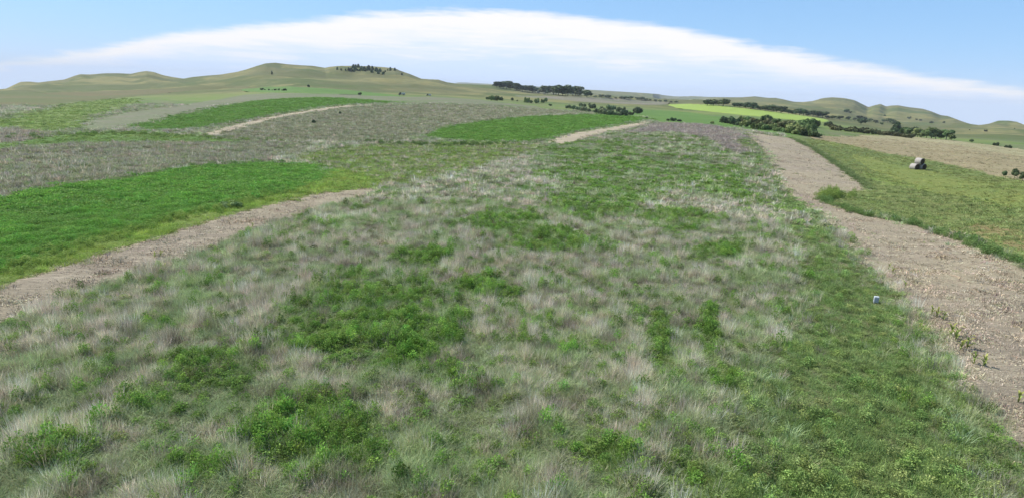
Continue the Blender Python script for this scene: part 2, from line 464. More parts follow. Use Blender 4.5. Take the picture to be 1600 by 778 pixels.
M_STUBL = field_mat('stubble_rows_left', SC_, (2.6, 0.7, 0.05), (0.16, 1, 1), strip_angle((60, 460), (520, 311)), fine=0.5, bump=0.9, bdist=0.12)
M_STUBR = field_mat('stubble_rows_right', SC_, (2.6, 0.7, 0.05), (0.16, 1, 1), strip_angle((1205, 240), (1560, 600)), fine=0.5, bump=0.9, bdist=0.12)
M_STUBFAR = field_mat('stubble_far', ((0.37, 0.315, 0.215), (0.43, 0.37, 0.26), (0.33, 0.28, 0.20)), (1.2, 0.15, 0.03), fine=0.3)
M_WEED = field_mat('grey_weeds', (GREY, (0.20, 0.20, 0.13), (0.16, 0.175, 0.09), (0.26, 0.225, 0.18)), (0.45, 0.07, 0.013), fine=0.4, bump=0.9)
M_WEEDP = field_mat('purple_grey_weeds', ((0.21, 0.185, 0.145), (0.175, 0.18, 0.11), (0.235, 0.205, 0.16), (0.155, 0.17, 0.09)), (0.4, 0.06, 0.012), fine=0.4, bump=0.8)
M_MEADOW = field_mat('meadow', ((0.13, 0.19, 0.045), (0.19, 0.245, 0.055), (0.17, 0.19, 0.06), (0.115, 0.16, 0.055)), (0.7, 0.06, 0.016), fine=0.25)
M_MEADOW2 = field_mat('meadow_dark', ((0.125, 0.17, 0.045), (0.165, 0.20, 0.06), (0.17, 0.185, 0.065)), (0.8, 0.08, 0.02), fine=0.3)
M_PAST = field_mat('tan_pasture', ((0.28, 0.235, 0.135), (0.25, 0.215, 0.11), (0.33, 0.29, 0.17), (0.23, 0.19, 0.11)), (0.5, 0.03, 0.009), fine=0.2, stretch=(0.4, 1, 1))
M_CREAM = field_mat('cured_grass', ((0.38, 0.34, 0.20), (0.31, 0.28, 0.15), (0.25, 0.24, 0.12)), (0.4, 0.04, 0.01), fine=0.25)
M_YG = field_mat('yellow_green_grass', ((0.15, 0.235, 0.045), (0.20, 0.255, 0.06), (0.11, 0.18, 0.04), (0.16, 0.20, 0.06)), (0.7, 0.08, 0.02), fine=0.3)
M_LIME = field_mat('lime_crop', ((0.26, 0.365, 0.07), (0.30, 0.40, 0.085), (0.25, 0.345, 0.075)), (0.3, 0.05, 0.012), fine=0.12)
M_GREENF = field_mat('green_grass_far', ((0.10, 0.19, 0.04), (0.13, 0.21, 0.05), (0.085, 0.165, 0.035)), (0.4, 0.05, 0.012), fine=0.2)
M_BROWN = field_mat('brown_range', ((0.15, 0.125, 0.055), (0.12, 0.125, 0.045), (0.17, 0.14, 0.065), (0.10, 0.13, 0.04)), (0.2, 0.03, 0.006), fine=0.2, stretch=(0.5, 1, 1))

ALF_NEAR = [(-60, 470), (-60, 322), (0, 312), (100, 292), (200, 280), (290, 264), (380, 257), (470, 257), (515, 266), (500, 282), (440, 300), (380, 318), (300, 332), (200, 358), (100, 388), (0, 422)]
MARGIN_L = [(-60, 480), (-60, 450), (0, 415), (100, 383), (200, 354), (300, 328), (380, 314), (440, 297), (505, 278), (522, 264), (565, 272), (605, 288), (598, 294), (520, 300), (440, 318), (330, 346), (220, 380), (100, 417), (0, 448)]
STUB_L = [(-60, 540), (0, 505), (60, 482), (130, 454), (250, 420), (330, 392), (430, 347), (520, 322), (598, 302), (600, 293), (520, 299), (440, 317), (330, 345), (220, 379), (100, 416), (0, 447), (-60, 478)]
STUB_R = [(1165, 209), (1205, 212), (1240, 218), (1290, 246), (1350, 290), (1356, 299), (1292, 304), (1288, 318), (1330, 331), (1420, 350), (1500, 374), (1600, 418), (1700, 470), (1750, 640), (1640, 770), (1600, 718), (1540, 640), (1440, 500), (1370, 425), (1290, 340), (1237, 311), (1212, 268), (1190, 232)]
ALF_MID = [(655, 214), (700, 199), (760, 189), (830, 182), (930, 179), (1000, 183), (1012, 189), (960, 197), (890, 209), (840, 223), (760, 223), (690, 219)]
STUB_MID = [(848, 225), (885, 211), (940, 202), (1000, 193), (1025, 190), (995, 200), (935, 211), (890, 226)]
ALF_FAR = [(203, 199), (260, 186), (350, 166), (430, 155), (520, 153), (585, 158), (640, 162), (560, 163), (500, 168), (430, 180), (380, 190), (300, 204), (230, 206)]
STUB_FAR = [(308, 213), (370, 195), (450, 178), (520, 167), (590, 164), (500, 174), (430, 187), (370, 204), (336, 213)]
WEED_MID = [(330, 216), (370, 203), (430, 188), (520, 171), (600, 165), (750, 164), (860, 172), (915, 179), (830, 181), (760, 188), (700, 198), (655, 213), (600, 224), (480, 222), (380, 220)]
WEED_FARP = [(220, 172), (330, 158), (400, 146), (520, 147), (620, 152), (700, 153), (760, 157), (860, 170), (760, 163), (600, 160), (520, 152), (430, 154), (340, 166), (230, 192), (180, 205), (110, 205), (150, 185)]
GREEN_UP = [(370, 141), (430, 135), (520, 139), (600, 147), (640, 152), (560, 150), (470, 146), (400, 145)]
WEED_L = [(-80, 250), (0, 234), (110, 224), (300, 222), (430, 224), (510, 232), (440, 248), (380, 256), (290, 263), (190, 280), (100, 292), (0, 311), (-80, 326)]
BAND_G1 = [(-80, 235), (0, 224), (60, 214), (150, 208), (240, 207), (330, 214), (440, 223), (300, 223), (110, 225), (0, 236), (-80, 250)]
BAND_W1 = [(-80, 222), (0, 202), (50, 204), (85, 212), (40, 222), (0, 226), (-80, 235)]
BAND_G2 = [(-80, 205), (0, 185), (60, 172), (150, 158), (210, 153), (190, 172), (150, 183), (110, 205), (60, 210), (40, 202), (0, 200), (-80, 216)]
BROWN_L = [(-80, 180), (0, 172), (80, 164), (200, 152), (330, 139), (420, 138), (340, 134), (200, 142), (60, 146), (0, 147), (-80, 150)]
MEADOW_R = [(1242, 217), (1330, 224), (1430, 236), (1540, 262), (1620, 275), (1750, 310), (1750, 480), (1600, 416), (1500, 373), (1420, 349), (1330, 330), (1290, 317), (1294, 304), (1358, 298), (1350, 288), (1292, 245)]
MEADOW_RD = [(1294, 304), (1358, 298), (1350, 288), (1310, 258), (1365, 285), (1440, 298), (1530, 312), (1750, 380), (1750, 480), (1600, 416), (1500, 373), (1420, 349), (1330, 330), (1290, 317)]
PAST_R = [(1262, 214), (1330, 213), (1420, 216), (1500, 224), (1560, 231), (1640, 243), (1750, 262), (1750, 315), (1620, 286), (1540, 272), (1430, 248), (1330, 229), (1285, 220)]
CREAM_R = [(1330, 212), (1420, 214), (1500, 222), (1560, 229), (1640, 241), (1640, 252), (1560, 240), (1470, 224), (1380, 218)]
LIME = [(1042, 164), (1075, 163), (1120, 165), (1200, 174), (1290, 187), (1296, 191), (1270, 191), (1200, 184), (1120, 176), (1060, 170)]
GREEN_MIDR = [(905, 181), (1000, 172), (1060, 174), (1130, 184), (1280, 200), (1262, 214), (1200, 209), (1120, 196), (1040, 192), (1012, 189), (1000, 182)]
WEED_FAR2 = [(790, 150), (860, 150), (960, 154), (1050, 160), (1042, 165), (960, 163), (880, 157)]
FIELD_TOP = [(1025, 192), (1110, 195), (1165, 209), (1190, 232), (1150, 245), (1100, 215), (1040, 206), (960, 212), (995, 201)]

sheet('brown_rangeland', 'brown_l', BROWN_L, M_BROWN, 'brown dry rangeland below the left hills', wig=2)
sheet('grass_field', 'band_g2', BAND_G2, M_YG, 'yellow green grass band beyond the grey weeds', wig=2)
sheet('weed_field', 'band_w1', BAND_W1, M_WEEDP, 'small grey weed patch among green grass bands', wig=2)
sheet('grass_field', 'band_g1', BAND_G1, M_GREENF, 'narrow green grass band behind the grey weed strip', wig=2)
sheet('weed_field', 'weed_l', WEED_L, M_WEEDP, 'grey purple weed strip behind the near alfalfa', wig=1.5)
sheet('grass_field', 'green_up', GREEN_UP, M_GREENF, 'green strip at the foot of the bluff hill', wig=1.5)
sheet('weed_field', 'weed_farp', WEED_FARP, field_mat('grey_green_weeds', ((0.165, 0.18, 0.10), (0.20, 0.19, 0.13), (0.12, 0.17, 0.06), (0.17, 0.17, 0.11)), (0.3, 0.045, 0.01), fine=0.4, bump=0.8), 'grey weed strip above the far alfalfa', wig=1.5)
sheet('weed_field', 'weed_mid', WEED_MID, M_WEED, 'grey weed field between two alfalfa strips', wig=1.2, layer=1)
sheet('alfalfa_field', 'alf_far', ALF_FAR, M_ALFFAR, 'long green alfalfa strip on the left slope', layer=1)
sheet('stubble_strip', 'stub_far', STUB_FAR, M_STUBFAR, 'tan stubble strip below the far alfalfa', layer=2)
sheet('alfalfa_field', 'alf_mid', ALF_MID, M_ALFFAR, 'rounded green alfalfa field in the middle', layer=2)
sheet('stubble_strip', 'stub_mid', STUB_MID, M_STUBFAR, 'thin tan stubble strip beside the middle alfalfa', layer=3)
sheet('weed_field', 'weed_far2', WEED_FAR2, M_WEEDP, 'far grey field below the woods', wig=1.5)
sheet('grass_field', 'green_midr', GREEN_MIDR, M_GREENF, 'green draw around the shrub thickets', wig=1.5)
sheet('crop_field', 'lime', LIME, M_LIME, 'bright lime green crop field far off', layer=1)
sheet('weed_field', 'field_top', FIELD_TOP, M_WEEDP, 'purple grey weeds at the far end of the near field', wig=1.5)
sheet('pasture', 'past_r', PAST_R, M_PAST, 'tan cured pasture behind the bales', wig=3.0, layer=1)
sheet('pasture', 'cream_r', CREAM_R, M_CREAM, 'cream coloured grass on the pasture crest', wig=1.5, layer=2)
sheet('meadow', 'meadow_r', MEADOW_R, M_MEADOW, 'mown yellow green meadow around the bales', wig=1.0)
sheet('meadow', 'meadow_rd', MEADOW_RD, M_MEADOW2, 'darker tall grass beside the right stubble', wig=1.5, layer=1)
M_RUST = field_mat('rusty_grass', ((0.21, 0.175, 0.075), (0.16, 0.19, 0.06), (0.24, 0.18, 0.09)), (0.8, 0.1, 0.02), fine=0.3)
sheet('meadow', 'rust_r', [(1480, 355), (1540, 345), (1620, 365), (1660, 400), (1600, 395), (1540, 378)], M_RUST, 'rusty brown grass patch in the right meadow', wig=3, layer=2)
sheet('meadow', 'lush_r', [(1330, 240), (1400, 255), (1500, 285), (1600, 310), (1700, 340), (1600, 335), (1480, 305), (1380, 275)], field_mat('lush_grass', ((0.16, 0.195, 0.05), (0.20, 0.22, 0.06), (0.14, 0.19, 0.05)), (0.7, 0.07, 0.02), fine=0.25), 'yellowish lush band of the right meadow', wig=4, layer=2)
sheet('alfalfa_field', 'alf_near', ALF_NEAR, M_ALF, 'bright green alfalfa strip on the near left', lift=0.06)
sheet('grass_margin', 'margin_l', MARGIN_L, M_YG, 'yellow green weedy margin beside the left stubble', lift=0.04)
sheet('stubble_strip', 'stub_l', STUB_L, M_STUBL, 'pinkish tan stubble strip on the left', lift=0.05, layer=1)
sheet('stubble_strip', 'stub_r', STUB_R, M_STUBR, 'wide tan stubble strip on the right', lift=0.05, layer=1)

# ------------------------------------------------------------------ plants of the near fields (uncountable: stuff)
def leaf_mat(name, transl=0.3, attr=True, cols=None):
    mt, t, b, o = new_mat(name)
    b.inputs['Roughness'].default_value = 0.7
    if attr:
        ti = t.new('ShaderNodeAttribute', attribute_name='tint', attribute_type='INSTANCER')
        bl = t.new('ShaderNodeAttribute', attribute_name='blade', attribute_type='GEOMETRY')
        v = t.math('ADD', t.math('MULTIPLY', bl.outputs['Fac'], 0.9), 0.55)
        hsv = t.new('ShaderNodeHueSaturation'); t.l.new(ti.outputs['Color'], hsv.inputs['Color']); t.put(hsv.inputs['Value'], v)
        c = hsv.outputs[0]
    else:
        bl = t.new('ShaderNodeAttribute', attribute_name='blade', attribute_type='GEOMETRY')
        oi = t.new('ShaderNodeObjectInfo')
        c = t.mix(bl.outputs['Fac'], cols[0], cols[1])
        hsv = t.new('ShaderNodeHueSaturation'); t.l.new(c, hsv.inputs['Color'])
        t.put(hsv.inputs['Value'], t.math('ADD', t.math('MULTIPLY', oi.outputs['Random'], 0.9), 0.6))
        t.put(hsv.inputs['Hue'], t.math('ADD', t.math('MULTIPLY', t.math('FRACT', t.math('MULTIPLY', oi.outputs['Random'], 7.3)), 0.06), 0.46))
        c = hsv.outputs[0]
    t.l.new(c, b.inputs['Base Color'])
    tr = t.new('ShaderNodeBsdfTranslucent'); t.l.new(c, tr.inputs['Color'])
    mx = t.new('ShaderNodeMixShader'); mx.inputs[0].default_value = transl
    t.l.new(b.outputs[0], mx.inputs[1]); t.l.new(tr.outputs[0], mx.inputs[2]); t.l.new(mx.outputs[0], o.inputs[0])
    return mt
M_BLADE = leaf_mat('plant_blade', 0.3)
M_STRAW = leaf_mat('straw', 0.1)

def blade_mesh(name, blades, mat):
    """blades: list of (points[3 x 3], width vector, value)"""
    vs_, fs_, at = [], [], []
    for pts, wv, val in blades:
        k = len(vs_)
        ws = (1.0, 0.75, 0.0) if len(pts) == 3 else (1.0, 0.9)
        for p, q in zip(pts, ws):
            if q > 0:
                vs_ += [p - wv * q, p + wv * q]; at += [val, val]
            else:
                vs_.append(p); at.append(val)
        fs_.append((k, k + 1, k + 3, k + 2))
        if len(pts) == 3: fs_.append((k + 2, k + 3, k + 4))
    ob = mesh_obj(name, vs_, fs_, mat, link=False)
    a = ob.data.attributes.new('blade', 'FLOAT', 'POINT'); a.data.foreach_set('value', at)
    return ob
def tuft(name, nb_, h, spread, lean, width, droop=0.5, val=(0, 1), seed=0, mat=None):
    rg = random.Random(seed); bl = []
    for _ in range(nb_):
        a = rg.uniform(0, 6.283); rad = spread * math.sqrt(rg.random())
        b0 = np.array([math.cos(a) * rad, math.sin(a) * rad, -0.03])
        a2 = a + rg.gauss(0, 0.9); ln_ = lean * abs(rg.gauss(0.5, 0.4)); hh = h * rg.uniform(0.55, 1.1)
        d = np.array([math.cos(a2) * math.sin(ln_), math.sin(a2) * math.sin(ln_), math.cos(ln_)])
        out_ = np.array([math.cos(a2), math.sin(a2), 0])
        mid = b0 + d * hh * 0.55
        tip = b0 + d * hh + out_ * hh * droop * rg.uniform(0.0, 0.7) - np.array([0, 0, hh * droop * 0.3 * rg.random()])
        a3 = rg.uniform(0, 6.283); wv = np.array([math.cos(a3), math.sin(a3), 0]) * width * 0.5 * rg.uniform(0.6, 1.3)
        bl.append(([b0, mid, tip], wv, rg.uniform(*val)))
    return blade_mesh(name, bl, mat or M_BLADE)
def forb(name, nl, rad, h, leaf, seed=0, flat=0.5, mat=None):
    rg = random.Random(seed); bl = []
    for _ in range(nl):
        a = rg.uniform(0, 6.283); q = rg.random() ** 0.6
        z = h * rg.uniform(0.15, 1.0) * (1 - 0.45 * q * q)
        c = np.array([math.cos(a) * rad * q, math.sin(a) * rad * q, z])
        d = np.array([rg.gauss(0, 1), rg.gauss(0, 1), rg.gauss(1.5, 0.8)]); d /= np.linalg.norm(d)
        wv = np.cross(d, np.array([rg.gauss(0, 1), rg.gauss(0, 1), rg.gauss(0, flat)])); wv /= np.linalg.norm(wv) + 1e-6
        L = leaf * rg.uniform(0.6, 1.3)
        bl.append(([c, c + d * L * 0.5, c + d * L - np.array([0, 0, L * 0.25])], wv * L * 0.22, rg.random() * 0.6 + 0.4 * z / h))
    return blade_mesh(name, bl, mat or M_BLADE)
def litter(name, n_, seed=0):
    rg = random.Random(seed); bl = []
    for _ in range(n_):
        c = np.array([rg.uniform(-0.5, 0.5), rg.uniform(-0.5, 0.5), rg.uniform(0.0, 0.05)])
        a = rg.gauss(0.0, 0.9); up = rg.gauss(0.0, 0.12); L = rg.uniform(0.12, 0.5)
        if rg.random() < 0.25: up = rg.uniform(0.7, 1.5); L = rg.uniform(0.08, 0.22)
        d = np.array([math.cos(a) * math.cos(up), math.sin(a) * math.cos(up), math.sin(abs(up))])
        wv = np.array([-math.sin(a), math.cos(a), rg.gauss(0, 0.4)]) * rg.uniform(0.008, 0.018)
        bl.append(([c, c + d * L], wv, rg.random()))
    return blade_mesh(name, bl, M_STRAW)

PROTO = {
    'bunch': [tuft('bunchgrass', 55, 0.62, 0.24, 0.9, 0.014, 0.7, seed=i) for i in range(4)],
    'stalk': [tuft('dead_stalks', 34, 0.85, 0.22, 0.5, 0.013, 0.25, seed=20 + i) for i in range(4)],
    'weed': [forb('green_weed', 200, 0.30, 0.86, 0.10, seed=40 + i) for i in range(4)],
    'short': [tuft('short_grass', 50, 0.34, 0.26, 0.9, 0.014, 0.6, seed=60 + i) for i in range(4)],
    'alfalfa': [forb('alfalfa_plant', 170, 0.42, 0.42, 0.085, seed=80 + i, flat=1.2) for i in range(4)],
    'litter': [litter('straw_litter', 46, seed=100 + i) for i in range(4)],
    'bunch_far': [tuft('bunchgrass', 30, 0.62, 0.32, 0.9, 0.045, 0.7, seed=120 + i) for i in range(3)],
    'stalk_far': [tuft('dead_stalks', 24, 0.8, 0.30, 0.5, 0.045, 0.25, seed=140 + i) for i in range(3)],
    'weed_far': [forb('green_weed', 90, 0.42, 0.58, 0.18, seed=160 + i) for i in range(3)],
    'short_far': [tuft('short_grass', 30, 0.34, 0.36, 0.9, 0.045, 0.6, seed=180 + i) for i in range(3)],
    'alfalfa_far': [forb('alfalfa_plant', 90, 0.5, 0.36, 0.16, seed=200 + i, flat=1.2) for i in range(3)],
}
PCOL = {}
for kx, lst in PROTO.items():
    c_ = bpy.data.collections.new('plants_' + kx)
    for ob in lst: c_.objects.link(ob)
    PCOL[kx] = c_

def scatter_tree(kx):
    ng = bpy.data.node_groups.new('scatter_' + kx, 'GeometryNodeTree')
    ng.interface.new_socket('Geometry', in_out='INPUT', socket_type='NodeSocketGeometry')
    ng.interface.new_socket('Geometry', in_out='OUTPUT', socket_type='NodeSocketGeometry')
    N = ng.nodes; L = ng.links
    gi = N.new('NodeGroupInput'); go = N.new('NodeGroupOutput')
    ci = N.new('GeometryNodeCollectionInfo'); ci.inputs['Collection'].default_value = PCOL[kx]
    ci.inputs['Separate Children'].default_value = True; ci.inputs['Reset Children'].default_value = True
    ip = N.new('GeometryNodeInstanceOnPoints'); ip.inputs['Pick Instance'].default_value = True
    def attr(nm, ty):
        a = N.new('GeometryNodeInputNamedAttribute'); a.data_type = ty; a.inputs['Name'].default_value = nm
        return a.outputs['Attribute']
    L.new(gi.outputs[0], ip.inputs['Points']); L.new(ci.outputs[0], ip.inputs['Instance'])
    L.new(attr('variant', 'INT'), ip.inputs['Instance Index'])
    e2r = N.new('FunctionNodeEulerToRotation'); L.new(attr('turn', 'FLOAT_VECTOR'), e2r.inputs[0]); L.new(e2r.outputs[0], ip.inputs['Rotation'])
    L.new(attr('size', 'FLOAT_VECTOR'), ip.inputs['Scale'])
    L.new(ip.outputs[0], go.inputs[0])
    return ng
STREE = {kx: scatter_tree(kx) for kx in PROTO}
def stuff_points(name, kx, x, y, z, size, tint, label):
    m_ = len(x)
    if m_ == 0: return None
    me = bpy.data.meshes.new(name); me.vertices.add(m_)
    me.vertices.foreach_set('co', np.stack([x, y, z], -1).ravel().astype(np.float32))
    a = me.attributes.new('variant', 'INT', 'POINT'); a.data.foreach_set('value', RNG.integers(0, len(PROTO[kx]), m_).astype(np.int32))
    rot = np.zeros((m_, 3), np.float32); rot[:, 2] = RNG.random(m_) * 6.283
    rot[:, 0] = RNG.normal(0, 0.10, m_) + 0.05; rot[:, 1] = RNG.normal(0.08, 0.10, m_)
    if kx == 'litter': rot[:, :2] *= 0.2
    a = me.attributes.new('turn', 'FLOAT_VECTOR', 'POINT'); a.data.foreach_set('vector', rot.ravel())
    a = me.attributes.new('size', 'FLOAT_VECTOR', 'POINT'); a.data.foreach_set('vector', size.astype(np.float32).ravel())
    a = me.attributes.new('tint', 'FLOAT_COLOR', 'POINT'); a.data.foreach_set('color', np.concatenate([tint, np.ones((m_, 1))], 1).astype(np.float32).ravel())
    ob = bpy.data.objects.new(name, me); COL.objects.link(ob)
    md = ob.modifiers.new('scatter', 'NODES'); md.node_group = STREE[kx]
    tag(ob, label, kind='stuff')
    return ob

# sample the land ahead, thinning with distance
RMAX = 620.0
def dens(r): return 34.0 * np.minimum(1.0, (24.0 / r) ** 1.5)
rs = np.linspace(9, RMAX, 4000); cum = np.cumsum(dens(rs) * rs); half = R(47)
tot = int(cum[-1] * (rs[1] - rs[0]) * 2 * half)
rr = np.interp(RNG.random(tot) * cum[-1], cum, rs); tt = RNG.uniform(-half, half, tot)
X = rr * np.sin(tt); Y = rr * np.cos(tt); Z = zgrid(X, Y)
# photo pixel of each plant, to know which patch of the photographed field it belongs to
dxyz = np.stack([X, Y, Z - H], -1); dep = dxyz @ cF
PX = 800 + FPX * (dxyz @ cR) / dep; PY = 389 - FPX * (dxyz @ cU) / dep
world_poly('margin_r', [(1165, 209), (1190, 232), (1212, 268), (1237, 311), (1290, 340), (1370, 425), (1440, 500), (1540, 640), (1600, 718), (1640, 770), (1640, 850), (1010, 850), (1130, 660), (1190, 540), (1250, 450), (1225, 350), (1190, 275), (1150, 225)], 3.0)
world_poly('swale', [(520, 232), (600, 225), (700, 222), (840, 225), (860, 232), (800, 248), (740, 265), (690, 280), (640, 290), (605, 292), (525, 266), (440, 250)], 2.0)
world_poly('field_up', [(860, 232), (900, 215), (1020, 205), (1110, 215), (1160, 245), (1200, 290), (1225, 340), (1150, 330), (1050, 310), (960, 300), (880, 310), (860, 290), (800, 265)], 2.0)
XJ = X + RNG.normal(0, 1, tot) * (0.15 + 0.006 * rr); YJ = Y + RNG.normal(0, 1, tot) * (0.15 + 0.010 * rr)
region = np.zeros(tot, int); NAMES = ['main']
for key in ('field_up', 'field_top', 'margin_r', 'swale', 'weed_l', 'band_g1', 'band_g2', 'band_w1', 'weed_farp', 'weed_mid', 'alf_far', 'stub_far', 'alf_mid', 'stub_mid', 'green_midr', 'meadow_r', 'past_r', 'cream_r', 'meadow_rd', 'margin_l', 'alf_near', 'stub_l', 'stub_r'):
    NAMES.append(key)
    jx, jy = (X + RNG.normal(0, 1.6, tot), Y) if key == 'margin_r' else (XJ, YJ)
    region[inside(POLY[key], jx, jy)] = len(NAMES) - 1
RID = {k_: i for i, k_ in enumerate(NAMES)}
def inr(*ks): return np.isin(region, [RID[k_] for k_ in ks])
ELL = [(590, 500, 125, 58, 1.0), (545, 525, 60, 40, 1.0), (320, 592, 58, 36, 1.0), (365, 600, 30, 30, .8), (790, 350, 55, 18, 1.0), (860, 378, 60, 18, .8), (662, 406, 40, 15, 1.0), (500, 690, 105, 58, .65),
       (1030, 540, 16, 50, .8), (1105, 520, 16, 45, .7), (935, 312, 75, 30, .8), (1060, 345, 60, 16, .7), (1120, 395, 40, 16, .7), (230, 640, 45, 30, .7), (110, 735, 60, 35, .6), (940, 715, 45, 26, .7), (760, 455, 55, 16, .7),
       (1130, 592, 24, 20, .9), (1000, 265, 140, 22, .6), (890, 240, 60, 16, .7), (1110, 750, 60, 25, .6), (300, 745, 50, 25, .6), (470, 530, 40, 26, .6), (870, 560, 40, 18, .5), (1290, 425, 35, 22, .8), (640, 560, 60, 25, .5), (1130, 300, 50, 14, .5)]
gp = np.zeros(tot)
for ex, ey, ea, eb, es in ELL:
    q = ((PX - ex) / ea) ** 2 + ((PY - ey) / eb) ** 2
    gp = np.maximum(gp, es * np.clip(1.7 - q, 0, 1.2))
gn = fbm(X, Y, 7, 4, 71); gn2 = fbm(X, Y, 22, 3, 72); tn = fbm(X, Y, 1.7, 3, 73); tn2 = fbm(X, Y, 26, 3, 74)
u = RNG.random(tot); jit = RNG.normal(0, 1, (tot, 1)); isfar = rr > 75
gfine = fbm(X, Y, 2.4, 3, 75)
pgreen = np.clip(gp * np.clip(0.62 + (gn - 0.5) * 1.6 + (gfine - 0.5) * 1.8, 0, 1) + np.clip((gn - 0.62) * 1.5, 0, 0.2) + np.clip((gfine - 0.60) * 1.6, 0, 0.22) + 0.06, 0, 0.8)
pgreen = np.where(inr('field_up'), np.clip(pgreen + 0.22 + (gn - 0.5) * 2.0 + (gfine - 0.5) * 1.0, 0, 0.75), pgreen)
ptan = np.clip((tn - 0.47) * 2.0 + (tn2 - 0.5) * 1.0 + np.interp(PY, [250, 330, 470, 560, 778], [0.26, 0.34, 0.26, 0.04, 0.0]), 0.02, 0.85) * (1 - np.clip(gp * 1.2, 0, 1))
gfine2 = np.clip((fbm(X, Y, 1.7, 2, 76) - 0.5) * 1.8 + 0.5, 0, 1); vpatch = fbm(X, Y, 5.5, 3, 77)
def lerp(a, b_, f): return np.asarray(a)[None] * (1 - f) + np.asarray(b_)[None] * f
def tints(sel, lo, hi, vary=0.2):
    f = np.clip(tn[sel] * 0.8 + RNG.random(sel.sum()) * 0.6 - 0.2, 0, 1)[:, None]
    return np.clip(lerp(lo, hi, f) * (1 + RNG.normal(0, 0.06, (int(sel.sum()), 3))) * (1 + vary * jit[sel]) * ((0.78 + 0.22 * gfine2[sel] + 0.24 * vpatch[sel]) * np.interp(rr[sel], [90, 170], [1.0, 0.84]))[:, None], 0.01, 0.85)
def grow(name, kx, sel, lo, hi, hgt, label, wide=1.0, vary=0.21, far_kind=None):
    """near and far plants of one cover make one stuff object each"""
    for fr in (False, True):
        s_ = sel & (isfar == fr)
        if s_.sum() == 0: continue
        kk = (far_kind or kx + '_far') if fr else kx
        if kk not in PROTO: kk = kx
        m_ = int(s_.sum())
        sc = hgt * RNG.uniform(0.7, 1.25, m_)
        wd = wide * (np.maximum(1.0, (rr[s_] / 45.0)) ** 0.55) * RNG.uniform(0.8, 1.2, m_)
        cl = 0.5 + 1.0 * gfine2[s_]
        size = np.stack([wd, wd, cl * sc * np.maximum(1.0, rr[s_] / 160.0) ** 0.25], -1)
        stuff_points(name, kk, X[s_], Y[s_], Z[s_], size, tints(s_, lo, hi, vary), label + (' farther off' if fr else ''))
mainr = inr('main', 'field_up') & (rr < 420) & ~((PX > 1225) & (PY < 330)) & ~((PX > 1030) & (PY < 200))
sg = mainr & (u < pgreen); rest = mainr & ~sg
u2 = RNG.random(tot)
st = rest & (u2 < ptan); sb = rest & ~st
yg = sg & (gn > 0.6) & (u2 < 0.5)
gw = sg & ~yg & (RNG.random(tot) < 0.5)
grow('green_grass', 'bunch', sg & ~yg & ~gw, (0.14, 0.275, 0.05), (0.25, 0.39, 0.095), 0.95, 'upright green grass in patches among the grey grass')
grow('green_weeds', 'weed', gw, (0.135, 0.255, 0.04), (0.235, 0.365, 0.08), 0.75, 'leafy green weeds in patches among the grey grass')
grow('yellow_green_weeds', 'bunch', yg, (0.25, 0.38, 0.09), (0.36, 0.46, 0.14), 0.8, 'yellow green grass tufts in the weedy field')
dk = rest & (fbm(X, Y, 1.2, 2, 79) > 0.68) & (RNG.random(tot) < 0.6)
st &= ~dk; sb &= ~dk
grow('dark_stalks', 'stalk', dk, (0.27, 0.245, 0.175), (0.42, 0.38, 0.28), 1.0, 'dark brown grey seed stalks in the weedy field')
grow('dead_grass', 'stalk', st, (0.50, 0.445, 0.34), (0.75, 0.68, 0.54), 0.95, 'pale tan dead stalks in the weedy field')
grow('grey_green_grass', 'bunch', sb, (0.31, 0.39, 0.185), (0.53, 0.58, 0.34), 1.0, 'grey green bunchgrass covering the weedy field')
grow('margin_grass', 'short', inr('margin_r') & (u < 0.92), (0.19, 0.305, 0.09), (0.33, 0.425, 0.165), 1.0, 'green grass margin along the right stubble')
grow('margin_weeds', 'weed', inr('margin_r') & (u >= 0.92), (0.18, 0.275, 0.07), (0.28, 0.36, 0.12), 0.5, 'green leafy weeds in the right margin')
grow('swale_grass', 'short', inr('swale') & (u < 0.75), (0.23, 0.345, 0.08), (0.38, 0.47, 0.15), 1.2, 'yellow green grass in the low swale')
grow('swale_dead_grass', 'stalk', inr('swale') & (u >= 0.85), (0.40, 0.38, 0.26), (0.56, 0.50, 0.37), 0.7, 'tan stalks scattered in the low swale')
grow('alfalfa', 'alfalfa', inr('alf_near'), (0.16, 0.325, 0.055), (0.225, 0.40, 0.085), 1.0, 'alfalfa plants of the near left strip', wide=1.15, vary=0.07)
grow('alfalfa_middle', 'alfalfa', inr('alf_mid', 'alf_far') & (u < 0.7), (0.15, 0.305, 0.05), (0.21, 0.375, 0.075), 0.7, 'alfalfa plants of the far strips', wide=1.2, vary=0.1)
grow('margin_left_grass', 'bunch', inr('margin_l') & (u < 0.8), (0.26, 0.40, 0.07), (0.38, 0.47, 0.12), 0.75, 'yellow green grass between alfalfa and left stubble')
grow('weed_strip_stalks', 'stalk', inr('weed_l', 'band_w1') & (u < 0.38), (0.38, 0.345, 0.25), (0.56, 0.51, 0.39), 0.9, 'grey purple dead stalks behind the near alfalfa')
grow('weed_strip_grass', 'bunch', inr('weed_l') & (u >= 0.38), (0.23, 0.29, 0.13), (0.39, 0.44, 0.23), 0.9, 'grey green grass behind the near alfalfa')
grow('field_end_stalks', 'stalk', inr('field_top') & (u < 0.7), (0.36, 0.31, 0.26), (0.52, 0.45, 0.38), 0.8, 'purple grey stalks at the far end of the near field')
grow('mid_weeds', 'stalk', inr('weed_mid') & (u < 0.42), (0.36, 0.35, 0.23), (0.58, 0.54, 0.39), 0.9, 'grey stalks of the weed field between alfalfa strips')
grow('mid_weed_grass', 'bunch', inr('weed_mid') & (u >= 0.42), (0.20, 0.26, 0.11), (0.36, 0.40, 0.20), 0.9, 'grey green grass of the middle weed field')
lush = inside(POLY['lush_r'], XJ + RNG.normal(0, 2.5, tot), YJ + RNG.normal(0, 2.5, tot))
